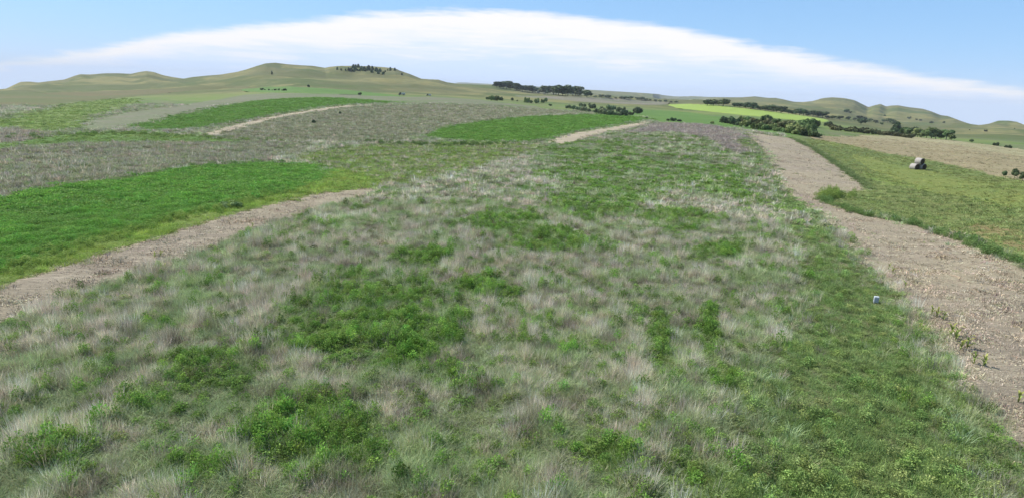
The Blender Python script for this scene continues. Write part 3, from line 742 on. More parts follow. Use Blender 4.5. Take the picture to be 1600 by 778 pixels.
grow('lush_grass', 'short', inr('meadow_r') & (u < 0.8) & lush, (0.26, 0.31, 0.085), (0.40, 0.42, 0.14), 0.6, 'yellowish short grass in the meadow around the bales')
grow('meadow_grass', 'short', inr('meadow_r') & (u < 0.8) & ~lush, (0.22, 0.28, 0.085), (0.36, 0.39, 0.15), 0.6, 'short mown grass around the bales')
grow('pasture_grass', 'short', inr('past_r', 'cream_r') & (u < 0.45), (0.34, 0.30, 0.17), (0.52, 0.46, 0.28), 0.6, 'cured tan grass on the pasture behind the bales')
grow('rank_grass', 'short', inr('meadow_rd'), (0.22, 0.295, 0.095), (0.36, 0.405, 0.165), 0.9, 'rank green grass beside the right stubble')
grow('band_grass', 'short', inr('band_g1', 'band_g2') & (u < 0.6), (0.19, 0.31, 0.07), (0.32, 0.41, 0.12), 0.9, 'green grass of the far bands')
pa, _ = ground_at(1205, 240); pb, _ = ground_at(1560, 600)          # drill rows run along each strip
pc, _ = ground_at(60, 460); pd, _ = ground_at(520, 311)
def rowpos(p1, p2):
    d_ = (p2 - p1)[:2]; d_ = d_ / np.linalg.norm(d_)
    return (X * -d_[1] + Y * d_[0]) + (fbm(X, Y, 9, 2, 95) - 0.5) * 0.5
inrow = np.where(X > 0, np.sin(rowpos(pa, pb) * 6.283 / 0.95), np.sin(rowpos(pc, pd) * 6.283 / 0.95)) > 0.1
grow('straw', 'litter', inr('stub_l', 'stub_r') & ((u < 0.95) & inrow | (u < 0.12)) & (rr < 260), (0.31, 0.258, 0.185), (0.57, 0.49, 0.36), 1.0, 'chopped straw and stubble stems on the bare strips', vary=0.2)
grow('stubble_weeds', 'short', inr('stub_l', 'stub_r') & (u > 0.985), (0.17, 0.24, 0.07), (0.26, 0.30, 0.10), 0.7, 'thin green regrowth in the stubble')

def edge_plants(name, kx, pix, per_m, hgt, lo, hi, label, wid=0.5):
    xs, ys = [], []
    for a, b_ in zip(pix[:-1], pix[1:]):
        pa, ra = ground_at(*a); pb, rb_ = ground_at(*b_)
        L = np.linalg.norm(pb[:2] - pa[:2]); k_ = int(L * per_m) + 1; f = RNG.random(k_)[:, None]
        p = pa[None, :2] * (1 - f) + pb[None, :2] * f
        wg = (fbm(p[:, 0], p[:, 1], 6, 2, 91) - 0.5)[:, None] * 3 * wid
        p = p + RNG.normal(0, wid, p.shape) + wg
        xs.append(p[:, 0]); ys.append(p[:, 1])
    x = np.concatenate(xs); y = np.concatenate(ys); m_ = len(x)
    sc = hgt * RNG.uniform(0.6, 1.3, m_); wd = RNG.uniform(0.9, 1.6, m_) * np.maximum(1, np.hypot(x, y) / 90) ** 0.5
    f = RNG.random(m_)[:, None]
    stuff_points(name, kx, x, y, zgrid(x, y), np.stack([wd, wd, sc], -1), lerp(lo, hi, f), label)
edge_plants('edge_grass', 'bunch_far', [(1240, 217), (1290, 245), (1350, 289), (1358, 297)], 3, 1.2, (0.13, 0.20, 0.07), (0.25, 0.31, 0.12), 'taller grass along the upper right stubble edge')
edge_plants('edge_weeds', 'weed', [(1290, 306), (1290, 317), (1330, 331), (1420, 350), (1500, 374), (1600, 418), (1660, 450)], 5, 0.9, (0.12, 0.22, 0.06), (0.22, 0.31, 0.10), 'tall green weeds bordering the right stubble')
edge_plants('edge_weeds', 'weed', [(1292, 312), (1300, 306), (1320, 308)], 8, 1.6, (0.22, 0.32, 0.07), (0.30, 0.38, 0.10), 'yellow green bushy weeds at the notch of the right stubble', 0.8)
edge_plants('edge_weeds', 'weed_far', [(560, 224), (620, 226), (700, 228), (800, 226)], 1.2, 1.6, (0.10, 0.18, 0.05), (0.18, 0.26, 0.08), 'dark green rushes between the swale and the middle weeds', 1.6)
edge_plants('edge_weeds', 'weed_far', [(290, 261), (330, 258), (380, 255), (470, 254)], 2.0, 0.9, (0.12, 0.22, 0.06), (0.22, 0.32, 0.10), 'green fringe along the top of the near alfalfa', 0.6)
edge_plants('edge_weeds', 'weed_far', [(20, 217), (100, 213), (200, 209), (320, 216), (440, 222)], 0.9, 1.3, (0.14, 0.24, 0.06), (0.26, 0.34, 0.09), 'green weeds along the far grass bands', 2.0)
edge_plants('edge_weeds', 'weed_far', [(225, 206), (300, 204), (380, 190), (430, 180)], 1.0, 0.9, (0.11, 0.20, 0.05), (0.2, 0.28, 0.08), 'green fringe along the far alfalfa', 0.8)
edge_plants('edge_weeds', 'weed', [(0, 430), (100, 396), (200, 364), (300, 338), (380, 320), (440, 306)], 5.0, 0.8, (0.18, 0.30, 0.06), (0.32, 0.42, 0.10), 'yellow green weeds along the near alfalfa edge', 0.8)

# ------------------------------------------------------------------ trees and shrubs
def crown_mesh(name, blobs, nl, leaf, mat, seed, up=0.3):
    rg = random.Random(seed); bl = []
    wts = [b_[3] ** 2 for b_ in blobs]
    for _ in range(nl):
        cx, cy, cz, rad, sq = rg.choices(blobs, wts)[0]
        v = np.array([rg.gauss(0, 1), rg.gauss(0, 1), rg.gauss(0, 1)]); v /= np.linalg.norm(v)
        q = rad * (0.55 + 0.5 * rg.random() ** 0.7)
        c = np.array([cx, cy, cz]) + v * q * np.array([1, 1, sq])
        d = np.cross(v, np.array([rg.gauss(0, 1), rg.gauss(0, 1), rg.gauss(0, 1)])); d /= np.linalg.norm(d) + 1e-6
        wv = np.cross(v + 0.6 * np.array([rg.gauss(0, 1), rg.gauss(0, 1), rg.gauss(0, 1)]), d); wv /= np.linalg.norm(wv) + 1e-6
        L = leaf * rg.uniform(0.6, 1.4)
        bl.append(([c - d * L * 0.5, c, c + d * L * 0.6], wv * L * 0.45, rg.random()))
    return blade_mesh(name, bl, mat).data
def trunk_mesh(name, h, rad, limbs, seed, mat):
    rg = random.Random(seed); vs_, fs_ = [], []
    def tube(a, b_, r1, r2, n_=6):
        a = np.array(a, float); b_ = np.array(b_, float); ax = b_ - a; ax /= np.linalg.norm(ax)
        s = np.cross(ax, [0.3, 1, 0.2]); s /= np.linalg.norm(s); t_ = np.cross(ax, s); k = len(vs_)
        for p, q in ((a, r1), (b_, r2)):
            for i in range(n_):
                an = 6.283 * i / n_; vs_.append(p + (s * math.cos(an) + t_ * math.sin(an)) * q)
        for i in range(n_): fs_.append((k + i, k + (i + 1) % n_, k + n_ + (i + 1) % n_, k + n_ + i))
    knee = (rg.uniform(-.05, .05) * h, rg.uniform(-.05, .05) * h, h * 0.5)
    tube((0, 0, -0.15 * h), knee, rad, rad * 0.75); tube(knee, (0, 0, h), rad * 0.75, rad * 0.35)
    for i in range(limbs):
        a = 6.283 * (i + rg.random() * 0.6) / limbs; z0 = h * rg.uniform(0.4, 0.75)
        tube((0, 0, z0), (math.cos(a) * h * 0.5, math.sin(a) * h * 0.5, z0 + h * rg.uniform(0.25, 0.5)), rad * 0.45, rad * 0.12, 5)
    return mesh_obj(name, vs_, fs_, mat, link=False, smooth=True).data
M_BARK, t, b, o = new_mat('bark')
geo = t.new('ShaderNodeNewGeometry')
t.l.new(t.mix(t.noise(geo.outputs['Position'], 6, 5), (0.06, 0.045, 0.03), (0.16, 0.13, 0.10)), b.inputs['Base Color'])
L_DARK = leaf_mat('dark_leaves', 0.2, False, ((0.045, 0.08, 0.034), (0.115, 0.16, 0.07)))
L_SHRUB = leaf_mat('shrub_leaves', 0.25, False, ((0.08, 0.14, 0.045), (0.20, 0.27, 0.10)))
L_GREY = leaf_mat('grey_shrub_leaves', 0.25, False, ((0.10, 0.14, 0.07), (0.20, 0.25, 0.13)))
L_BROWN = leaf_mat('olive_shrub_leaves', 0.25, False, ((0.08, 0.095, 0.04), (0.15, 0.165, 0.075)))
def blobs_for(kind, seed):
    rg = random.Random(seed); o_ = []
    if kind == 'tree':          # unit height 1, crown from 0.2 to 1
        o_ = [(0, 0, 0.62, 0.30, 1.0)]
        for i in range(7):
            a = 6.283 * (i + rg.random()) / 7
            o_.append((math.cos(a) * rg.uniform(.15, .3), math.sin(a) * rg.uniform(.15, .3), rg.uniform(0.32, 0.8), rg.uniform(0.13, 0.22), 0.85))
    elif kind == 'cedar':
        for i in range(7):
            z = 0.14 + 0.8 * i / 7
            o_.append((rg.uniform(-.04, .04), rg.uniform(-.04, .04), z, 0.30 * (1 - z) ** 0.7 + 0.05, 0.9))
    else:                       # shrub: wide, to the ground
        for i in range(8):
            a = 6.283 * (i + rg.random()) / 8; q = rg.uniform(0.1, 0.6)
            o_.append((math.cos(a) * q, math.sin(a) * q, rg.uniform(0.25, 0.65), rg.uniform(0.22, 0.36), 0.9))
    return o_
CROWN = {}; TRUNK = {}
for kind, mats in (('tree', (L_DARK, L_SHRUB)), ('cedar', (L_DARK,)), ('shrub', (L_DARK, L_SHRUB, L_GREY, L_BROWN))):
    for mt in mats:
        for v in range(3):
            CROWN[kind, mt.name, v] = crown_mesh('crown', blobs_for(kind, 300 + v), 620, 0.13 if kind != 'shrub' else 0.17, mt, 320 + v)
    for v in range(3):
        TRUNK[kind, v] = trunk_mesh('trunk', 0.75 if kind != 'shrub' else 0.5, 0.028 if kind != 'shrub' else 0.03, 5, 340 + v, M_BARK)
count = [0]
def plant(name, px, py, h, label, cat, group=None, kind='shrub', mat=L_SHRUB, wide=1.0):
    q, rr_ = ground_at(px, py)
    v = count[0] % 3; count[0] += 1
    sx = h * wide * random.uniform(0.88, 1.12)
    e = empty(name, (q[0], q[1], q[2] - 0.02 * h), random.uniform(0, 6.28), (sx, sx, h))
    tag(e, label, cat, group)
    part('crown', CROWN[kind, mat.name, v], e)
    part('trunk', TRUNK[kind, v], e)
    return e
def row(name, pts, h, label, cat, group, kind, mat, wide=1.0, var=0.42):
    for p in pts:
        hh = p[2] if len(p) > 2 else h * random.uniform(1 - var, 1 + var)
        plant(name, p[0], p[1], hh, label, cat, group, kind, mat, wide)

ced = [(527, 109.5), (533, 110.5), (540, 111), (545, 111.3), (549, 111.5), (553, 112), (556, 111), (559, 111.5), (562, 112), (565, 111), (568, 111.5), (571, 112), (574, 111), (577, 111), (552, 107.5), (556, 106.5), (560, 106.5), (565, 107), (570, 108), (576, 108.5),
       (582, 110), (581, 114), (588, 112.5), (591, 116), (594, 113), (598, 117), (602, 113), (600, 115.5), (606, 111), (610, 111), (617, 111)]
row('cedar_tree', ced[:3] , 6.8, 'cedar straggling off the left end of the bluff grove', 'tree', 'cedars left of the bluff grove', 'cedar', L_DARK, 1.25)
row('cedar_tree', ced[3:14], 7.6, 'dark cedar in the lower row of the dense bluff grove', 'tree', 'cedars in the lower row of the bluff grove', 'cedar', L_DARK, 1.3)
row('cedar_tree', ced[14:20], 7.6, 'dark cedar against the sky on the bluff rim', 'tree', 'cedars on the bluff rim', 'cedar', L_DARK, 1.3)
row('cedar_tree', ced[20:28], 7.0, 'cedar in the curved string running down right of the dense grove', 'tree', 'cedars in the curved string', 'cedar', L_DARK, 1.25)
row('cedar_tree', ced[28:], 6.5, 'cedar at the right end of the bluff edge', 'tree', 'cedars at the bluff end', 'cedar', L_DARK, 1.2)
plant('cedar_tree', 628, 118, 5.0, 'lone small cedar on the slope right of the bluff grove', 'tree', None, 'cedar', L_DARK, 1.2)
plant('cedar_tree', 425, 117, 7.0, 'lone thin cedar on the face of the tallest hill', 'tree', None, 'cedar', L_DARK, 0.7)
row('shrub', [(409, 141.5), (414, 141.5), (420, 142), (425, 142), (430, 142), (436, 142), (441, 142.3), (445, 142.5)], 2.4, 'tiny dark shrub in the row at the foot of the tallest hill', 'shrub', 'shrubs in a row at the hill foot', 'shrub', L_DARK, 0.7)
plant('shrub', 482, 137, 4.0, 'small dark shrub above the green strip on the hill foot', 'shrub', None, 'shrub', L_DARK, 0.7)
plant('shrub', 562, 149, 3.0, 'small dark shrub left of the two parked trucks', 'shrub', None, 'shrub', L_DARK, 0.7)
wood = []
for x in np.arange(778, 906, 5.0):
    yb = np.interp(x, [778, 820, 850, 880, 906], [137.5, 144, 147.5, 150, 150.5])
    wood.append((x + random.uniform(-2, 2), yb)); wood.append((x + random.uniform(-2, 2), yb - np.interp(x, [778, 840, 880, 906], [2.5, 5, 3, 1])))
row('dark_tree', wood[0::2], 13.5, 'dark broadleaf tree in the front row of the skyline wood', 'tree', 'front trees of the skyline wood', 'tree', L_DARK, 1.7)
row('dark_tree', wood[1::2], 13.5, 'dark broadleaf tree in the back row of the skyline wood', 'tree', 'back trees of the skyline wood', 'tree', L_DARK, 1.7)
plant('dark_tree', 917, 153, 12.5, 'lone large round dark tree beside the skyline wood', 'tree', None, 'tree', L_DARK, 1.5)
row('dark_tree', [(930, 153), (940, 153.5), (950, 154), (962, 155), (970, 155), (978, 155.5), (985, 156), (995, 156), (1003, 157), (1009, 158), (1016, 158), (1024, 159), (1031, 160), (1040, 160), (1048, 160.5), (1056, 161)], 6.5, 'small dark tree in the low treeline right of the lone tree', 'tree', 'low treeline trees', 'tree', L_DARK, 2.3)
row('shrub', [(762, 156), (768, 158), (775, 158), (782, 157.5)], 6.0, 'dark shrub in the small clump below the skyline ridge', 'shrub', 'shrub clump below the ridge', 'shrub', L_SHRUB, 0.65)
row('shrub', [(800, 158), (808, 159)], 3.6, 'pale green bush between two dark shrub clumps', 'shrub', 'pale bushes between clumps', 'shrub', L_GREY, 0.6)
row('shrub', [(823, 161), (830, 162), (838, 162), (848, 161), (853, 160)], 6.0, 'dark shrub in the clump below the skyline wood', 'shrub', 'shrub clump below the wood', 'shrub', L_SHRUB, 0.6)
plant('shrub', 860, 166, 2.2, 'single small round dark shrub below the wood', 'shrub', None, 'shrub', L_DARK, 0.8)
row('shrub', [(888, 170), (896, 172), (904, 174), (912, 175), (920, 176), (928, 177), (936, 178.5), (944, 180), (952, 181), (960, 181), (968, 182), (976, 182), (986, 180.5), (997, 179), (910, 169), (925, 170), (940, 172), (955, 174), (970, 176)], 4.6, 'grey green shrub in the thicket behind the middle alfalfa', 'shrub', 'thicket behind the middle alfalfa', 'shrub', L_GREY, 0.8)
row('shrub', [(1044, 189.5), (1052, 190), (1061, 190.5)], 2.6, 'dark low shrub at the far end of the near field', 'shrub', 'shrubs at the near field end', 'shrub', L_DARK, 0.9)
plant('shrub', 1010, 186, 1.4, 'small dark shrub at the tip of the middle alfalfa', 'shrub', None, 'shrub', L_DARK, 0.8)
plant('shrub', 1112, 194, 1.8, 'small round shrub between the thicket and the low shrubs', 'shrub', None, 'shrub', L_SHRUB, 0.8)
row('shrub', [(1134, 193), (1141, 194.5), (1148, 196), (1153, 197)], 4.2, 'dark dense shrub at the left end of the big thicket', 'shrub', 'dark end of the thicket', 'shrub', L_DARK, 0.75)
thk = [(1165, 200), (1175, 201), (1185, 203), (1195, 204), (1205, 204), (1215, 206), (1225, 208), (1235, 209), (1245, 211), (1252, 212), (1258, 210), (1265, 213), (1270, 215), (1278, 215)] + [(x, 189 + (x - 1160) * 0.085) for x in range(1160, 1275, 9)] + [(1250, 206, 6), (1268, 209, 6)]
row('shrub', thk[:14], 3.9, 'green shrub in the front row of the big thicket above the stubble', 'shrub', 'front of the big thicket', 'shrub', L_SHRUB, 0.9)
row('shrub', thk[14:-2], 4.2, 'green shrub in the back row of the big thicket below the lime field', 'shrub', 'back of the big thicket', 'shrub', L_SHRUB, 1.0)
row('shrub', thk[-2:], 6.0, 'tall bush rising above the right end of the big thicket', 'shrub', 'tall bushes of the thicket', 'shrub', L_SHRUB, 0.7)
row('shrub', [(x, 196 + (x - 1165) * 0.09) for x in range(1165, 1250, 10)], 3.6, 'shrub filling the middle of the big thicket', 'shrub', 'middle of the big thicket', 'shrub', L_BROWN, 1.0)
row('shrub', [(1291, 197.5), (1297, 196)], 4.0, 'dark shrub at the corner of the lime green field', 'shrub', 'shrubs at the lime field corner', 'shrub', L_DARK, 0.7)
row('shrub', [(1300 + i * 8, 201 + i * 1.05) for i in range(16)] + [(1304 + i * 9, 204 + i * 0.95) for i in range(12)], 2.8, 'olive brown shrub in the low belt behind the tan pasture', 'shrub', 'low shrub belt behind the pasture', 'shrub', L_BROWN, 1.1)
tl = [(1105, 166), (1115, 166), (1130, 167), (1148, 168), (1155, 168), (1165, 170), (1173, 171), (1180, 172), (1188, 173), (1195, 174), (1205, 175), (1213, 176.5), (1220, 178), (1232, 178.5), (1238, 179), (1243, 180), (1249, 180.5), (1255, 181), (1262, 182), (1270, 182.5), (1278, 183.5), (1285, 184.5), (1293, 185.5), (1300, 187), (1312, 187.5)]
row('dark_tree', tl, 7.2, 'dark tree in the line along the foot of the right hills', 'tree', 'treeline below the right hills', 'tree', L_DARK, 2.0)
tr2 = [(1325, 188), (1335, 189), (1342, 188), (1350, 190.5), (1358, 191), (1368, 193.5), (1380, 191), (1387, 192), (1394, 194), (1403, 201), (1410, 205), (1420, 208), (1430, 208.5), (1398, 197), (1377, 196), (1345, 195)]
row('dark_tree', tr2, 7.0, 'blue green tree scattered before the right hills', 'tree', 'trees scattered before the right hills', 'tree', L_DARK, 1.6)
plant('cedar_tree', 1399, 208, 8.5, 'tallest dark conifer standing before the right hills', 'tree', None, 'cedar', L_DARK, 1.5)
row('dark_tree', [(1412, 213), (1419, 214), (1426, 214.5), (1433, 215.5), (1440, 216.5), (1447, 217), (1455, 217.5), (1462, 218), (1470, 218.5), (1478, 219), (1486, 220)], 5.2, 'bushy green tree in the row behind the pasture crest', 'tree', 'trees behind the pasture crest', 'tree', L_SHRUB, 1.3)
row('shrub', [(1322, 176), (1328, 177), (1382, 182), (1432, 188), (1438, 189), (1475, 193), (1420, 186), (1455, 193)], 7.0, 'dark shrub dotted on the flank of the right hills', 'shrub', 'shrubs on the right hills', 'shrub', L_DARK, 0.8)
row('shrub', [(1518, 222.5), (1555, 229), (1575, 232.5), (1515, 204), (1585, 202), (1540, 206)], 2.6, 'small dark shrub dotted on the right rangeland', 'shrub', 'shrubs on the right rangeland', 'shrub', L_DARK, 0.8)
row('shrub', [(1569, 277), (1584, 280), (1597, 284)], 1.6, 'upright dark sapling in the right meadow', 'shrub', 'saplings in the right meadow', 'tree', L_DARK, 0.8)
plant('shrub', 490, 194, 1.9, 'small dark round bush in the middle weed field', 'shrub', None, 'shrub', L_DARK, 0.55)
plant('shrub', 531, 179, 1.7, 'small dark bush near the far stubble strip tip', 'shrub', None, 'shrub', L_DARK, 0.55)
plant('shrub', 360, 325, 1.0, 'low green bush at the edge of the near alfalfa', 'shrub', None, 'shrub', L_SHRUB, 1.4)

# ------------------------------------------------------------------ round bales
M_BALE, t, b, o = new_mat('net_wrapped_hay')
tcn = t.new('ShaderNodeTexCoord'); ob_ = tcn.outputs['Object']
wv_ = t.new('ShaderNodeTexWave'); t.put(wv_.inputs['Vector'], t.mapping(ob_, (14, 1, 1))); wv_.inputs['Scale'].default_value = 1.0; wv_.inputs['Distortion'].default_value = 2.0
nz = t.noise(ob_, 9, 6, 0.7)
c = t.mix(nz, (0.28, 0.245, 0.21), (0.48, 0.44, 0.40)); c = t.mix(t.math('MULTIPLY', wv_.outputs['Fac'], 0.3), c, (0.55, 0.53, 0.51))
t.l.new(c, b.inputs['Base Color'])
bp = t.new('ShaderNodeBump'); bp.inputs['Distance'].default_value = 0.04; t.l.new(nz, bp.inputs['Height']); t.l.new(bp.outputs[0], b.inputs['Normal'])
M_BEND, t, b, o = new_mat('shaded_hay_end')
tcn = t.new('ShaderNodeTexCoord'); sp_ = t.new('ShaderNodeSeparateXYZ'); t.l.new(tcn.outputs['Object'], sp_.inputs[0])
rad = t.math('SQRT', t.math('ADD', t.math('MULTIPLY', sp_.outputs[1], sp_.outputs[1]), t.math('MULTIPLY', sp_.outputs[2], sp_.outputs[2])))
ang = t.math('ARCTAN2', sp_.outputs[1], sp_.outputs[2])
spi = t.math('SINE', t.math('ADD', t.math('MULTIPLY', rad, 70.0), ang))
c = t.mix(t.math('ADD', t.math('MULTIPLY', spi, 0.3), t.noise(tcn.outputs['Object'], 14, 5)), (0.035, 0.025, 0.02), (0.10, 0.07, 0.045))  # brown hay spiral, darkened in its colour to stand for shade on the ends
t.l.new(c, b.inputs['Base Color'])
def revolve(name, prof, n_, mat):
    """prof: (x along the axis, radius)"""
    vs_, fs_ = [], []
    for x, r_ in prof:
        for i in range(n_):
            a = 6.283185 * i / n_
            wob_ = 1 + 0.012 * math.sin(3 * a + x * 5) + 0.01 * math.sin(7 * a)
            vs_.append((x, r_ * math.cos(a) * wob_, r_ * math.sin(a) * wob_))
    for k in range(len(prof) - 1):
        for i in range(n_):
            fs_.append((k * n_ + i, k * n_ + (i + 1) % n_, (k + 1) * n_ + (i + 1) % n_, (k + 1) * n_ + i))
    return mesh_obj(name, vs_, fs_, mat, link=False, smooth=True).data
BR, BL = 0.74, 1.4
bale_body = revolve('wrap', [(-BL / 2, BR * 0.94), (-BL / 2 + 0.05, BR * 0.99), (-BL / 4, BR), (0, BR * 1.005), (BL / 4, BR), (BL / 2 - 0.05, BR * 0.99), (BL / 2, BR * 0.94)], 40, M_BALE)
bale_end = revolve('end_face', [(0, BR * 0.94), (0.03, BR * 0.7), (0.012, BR * 0.35), (0.03, 0.01)], 40, M_BEND)
qb, rb = ground_at(1434, 266)
vdir = np.array([qb[0], qb[1]]) / rb; rt = np.array([vdir[1], -vdir[0]])
nrm = rt * 0.80 - vdir * 0.60; sid = rt * 0.60 + vdir * 0.80
rz = math.atan2(nrm[1], nrm[0])
for off, up, lab in ((-1, 0, 'round hay bale on the ground, left in the bale stack'), (1, 0, 'round hay bale on the ground, right in the bale stack'), (0, 1, 'round hay bale lying on top of the two others')):
    p = qb[:2] + sid * off * (BR + 0.02)
    slide = (-0.35 if off < 0 else 0.15)
    p = p + nrm * slide * (0 if up else 1)
    zb_ = float(zgrid(*p)) if not up else float(zgrid(*qb[:2]))
    e = empty('round_bale', (p[0], p[1], zb_ + (BR * 1.74 if up else 0)), rz + random.uniform(-0.05, 0.05))
    tag(e, lab, 'hay bale', 'stacked round bales')
    part('wrap', bale_body, e, (0, 0, BR - 0.02), (random.uniform(0, 6), 0, 0))
    part('end_face', bale_end, e, (BL / 2 - 0.012, 0, BR - 0.02)); part('end_face', bale_end, e, (-BL / 2 + 0.012, 0, BR - 0.02), (0, 0, math.pi))

# ------------------------------------------------------------------ helper for boxes
def box_mesh(name, sx, sy, sz, bev, mat, taper=1.0):
    bm = bmesh.new(); bmesh.ops.create_cube(bm, size=1.0)
    for v in bm.verts:
        k_ = taper if v.co.z > 0 else 1.0
        v.co = Vector((v.co.x * sx * k_, v.co.y * sy * k_, (v.co.z + 0.5) * sz))
    if bev: bmesh.ops.bevel(bm, geom=bm.edges[:], offset=bev, segments=2, affect='EDGES')
    me = bpy.data.meshes.new(name); bm.to_mesh(me); bm.free(); me.materials.append(mat)
    return me
def paint(name, col, rough=0.5, grime=0.25, scale=5.0):
    mt, t, b, o = new_mat(name)
    tc_ = t.new('ShaderNodeTexCoord')
    t.l.new(t.mix(t.math('MULTIPLY', t.noise(tc_.outputs['Object'], scale, 6, 0.65), grime * 2), col, tuple(x * 0.6 for x in col)), b.inputs['Base Color'])
    b.inputs['Roughness'].default_value = rough; b.inputs['Specular IOR Level'].default_value = 0.4
    return mt
# small equipment box in the grass margin
M_BOX = paint('faded_grey_plastic', (0.46, 0.50, 0.56), 0.5); M_LID = paint('pale_lid', (0.60, 0.66, 0.66), 0.5)
q, rr_ = ground_at(1368, 473)
e = empty('equipment_box', (q[0], q[1], q[2]), math.atan2(q[0], q[1]) * -1 + 0.25)
e.scale = (0.72, 0.72, 0.72)
tag(e, 'small pale blue grey box standing in the grass margin by the stubble', 'box')
bo = part('body', box_mesh('body', 0.42, 0.36, 0.56, 0.03, M_BOX, 1.04), e, (0, 0, 0.06))
part('lid', box_mesh('lid', 0.47, 0.41, 0.10, 0.03, M_LID, 0.9), e, (0, 0, 0.622))
part('latch', box_mesh('latch', 0.07, 0.02, 0.10, 0.005, M_LID), bo, (0, -0.192, 0.43))
for sx in (-1, 1): part('foot', box_mesh('foot', 0.07, 0.34, 0.10, 0.01, M_BOX), e, (sx * 0.15, 0, -0.04))

# ------------------------------------------------------------------ two parked farm trucks
M_WHITE = paint('white_truck_paint', (0.62, 0.62, 0.58), 0.4); M_DCAB = paint('dark_green_paint', (0.035, 0.045, 0.035), 0.4); M_TYRE = paint('tyre_rubber', (0.025, 0.025, 0.025), 0.8)
M_GLASS = paint('dark_glass', (0.03, 0.035, 0.04), 0.1, 0.05); M_STEEL = paint('steel_rim', (0.35, 0.35, 0.35), 0.4)
tyre = revolve('tyre', [(-0.12, 0.24), (-0.13, 0.40), (-0.09, 0.46), (0.09, 0.46), (0.13, 0.40), (0.12, 0.24)], 20, M_TYRE)
rim = revolve('rim', [(-0.11, 0.25), (-0.05, 0.18), (-0.08, 0.02)], 16, M_STEEL)
T = {}
T['chassis'] = box_mesh('chassis', 5.6, 0.9, 0.22, 0.03, M_TYRE); T['cab'] = box_mesh('cab', 1.5, 1.95, 1.75, 0.14, M_DCAB, 0.88); T['hood'] = box_mesh('hood', 0.95, 1.8, 0.8, 0.12, M_DCAB, 0.94)
T['cargo'] = box_mesh('cargo_box', 3.1, 2.1, 1.15, 0.04, M_WHITE); T['rail'] = box_mesh('top_rail', 2.4, 1.9, 0.28, 0.05, M_WHITE, 0.9)
T['win'] = box_mesh('side_window', 0.8, 0.03, 0.5, 0.01, M_GLASS); T['ws'] = box_mesh('windscreen', 0.03, 1.5, 0.55, 0.01, M_GLASS); T['bump'] = box_mesh('bumper', 0.14, 1.9, 0.2, 0.03, M_STEEL); T['lamp'] = box_mesh('headlight', 0.04, 0.22, 0.16, 0.02, M_STEEL)
def truck(px, py, rz_, s_, label):
    q, rr_ = ground_at(px, py)
    e = empty('farm_truck', tuple(q), rz_, s_); tag(e, label, 'truck', 'parked farm trucks')
    part('chassis', T['chassis'], e, (0, 0, 0.5))
    cb = part('cab', T['cab'], e, (-1.35, 0, 0.72)); part('windscreen', T['ws'], cb, (-0.70, 0, 0.95), (0, 0.10, 0))
    for sy in (-1, 1): part('side_window', T['win'], cb, (0, sy * 0.915, 0.98), (sy * 0.06, 0, 0))
    hd = part('hood', T['hood'], e, (-2.42, 0, 0.62))
    for sy in (-1, 1): part('headlight', T['lamp'], hd, (-0.475, sy * 0.66, 0.42))
    part('bumper', T['bump'], e, (-2.95, 0, 0.5))
    cg = part('cargo_box', T['cargo'], e, (1.25, 0, 0.86)); part('top_rail', T['rail'], cg, (-0.2, 0, 1.16))
    for x in (-2.2, 1.6):
        for sy in (-1, 1):
            wh = part('wheel', tyre, e, (x, sy * 0.92, 0.44), (0, 0, math.pi / 2 * -sy)); part('rim', rim, wh)
truck(628, 149.5, math.atan2(-0.19, 1) * -0 + 0.12, 1.15, 'parked farm truck with dark cab and white box, left of two')
truck(670, 150.5, 0.2, 0.85, 'smaller parked farm truck with dark cab, right of two')

# ------------------------------------------------------------------ volunteer maize plants in the stubble
M_MAIZE = leaf_mat('maize_leaf', 0.3, False, ((0.22, 0.30, 0.07), (0.34, 0.38, 0.12)))
def maize_leaf(seed):
    rg = random.Random(seed); vs_, fs_, at = [], [], []
    L = 0.55
    for k_ in range(6):
        f = k_ / 5; x = L * f * 0.8; z = 0.42 * L * math.sin(f * 2.4) * 1.2; wd = 0.05 * math.sin(math.pi * (0.15 + 0.85 * f) * 0.98) + 0.004
        vs_ += [(x, -wd, z), (x, wd, z + 0.01 * rg.random())]; at += [f, f]
        if k_: j_ = len(vs_); fs_.append((j_ - 4, j_ - 3, j_ - 1, j_ - 2))
    ob = mesh_obj('leaf', vs_, fs_, M_MAIZE, link=False, smooth=True)
    a = ob.data.attributes.new('blade', 'FLOAT', 'POINT'); a.data.foreach_set('value', at)
    return ob.data
MLEAF = [maize_leaf(i) for i in range(3)]
MSTALK = revolve('stalk', [(-0.05, 0.022), (0.3, 0.018), (0.75, 0.008)], 7, M_MAIZE)
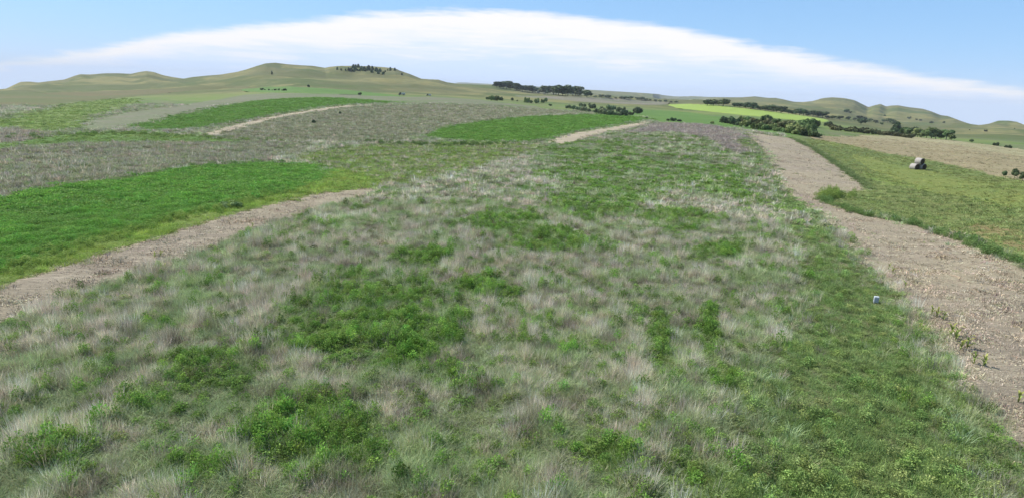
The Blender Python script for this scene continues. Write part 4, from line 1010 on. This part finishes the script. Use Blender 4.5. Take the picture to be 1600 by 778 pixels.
for px, py, hh in [(1388, 422, .9), (1394, 430, 1.0), (1413, 452, .9), (1437, 494, .7), (1437, 514, .6), (1455, 494, 1.0), (1463, 498, 1.1), (1474, 501, .9), (1485, 526, 1.2), (1492, 534, 1.3), (1500, 548, 1.1), (1510, 546, 1.2), (1521, 570, 1.0), (1536, 574, 1.0), (1590, 630, 1.0), (1603, 640, 1.1),
                   (242, 404, .8), (252, 402, .8), (258, 424, .8), (212, 425, .7), (395, 356, .7)]:
    q, rr_ = ground_at(px, py)
    e = empty('maize_plant', (q[0], q[1], q[2] + 0.02), random.uniform(0, 6), hh * 0.85)
    tag(e, 'young green maize plant sprouting in the right stubble strip' if px > 1000 else 'small green maize plant sprouting in the left stubble strip', 'plant', 'maize in the right stubble' if px > 1000 else 'maize in the left stubble')
    part('stalk', MSTALK, e, (0, 0, 0), (0, -math.pi / 2, 0))
    for i in range(9):
        part('leaf', MLEAF[i % 3], e, (0, 0, 0.06 + 0.07 * i), (random.uniform(-.2, .2), random.uniform(-0.5, 0.1), i * 2.5 + random.uniform(-.4, .4)), (random.uniform(.75, 1.1),) * 3)

# ------------------------------------------------------------------ haze
zlo = float(allz.min()) - 2.0; zhi = float(max(allz.max(), H)) + 25.0
Wd = 11300.0
hv = [(x, y, z) for z in (zlo, zhi) for x, y in ((-Wd, -Wd), (Wd, -Wd), (Wd, Wd), (-Wd, Wd))]
haze = mesh_obj('haze', hv, [(3, 2, 1, 0), (4, 5, 6, 7), (0, 1, 5, 4), (1, 2, 6, 5), (2, 3, 7, 6), (3, 0, 4, 7)])
mt = bpy.data.materials.new('thin_air'); mt.use_nodes = True; t = NT(mt.node_tree); t.n.clear()
o = t.new('ShaderNodeOutputMaterial'); pv = t.new('ShaderNodeVolumePrincipled')
pv.inputs['Color'].default_value = (0.88, 0.94, 1.0, 1); pv.inputs['Density'].default_value = 7.5e-5; pv.inputs['Anisotropy'].default_value = 0.0
t.l.new(pv.outputs[0], o.inputs['Volume']); haze.data.materials.append(mt)
tag(haze, 'thin bluish haze over the whole prairie', kind='stuff')
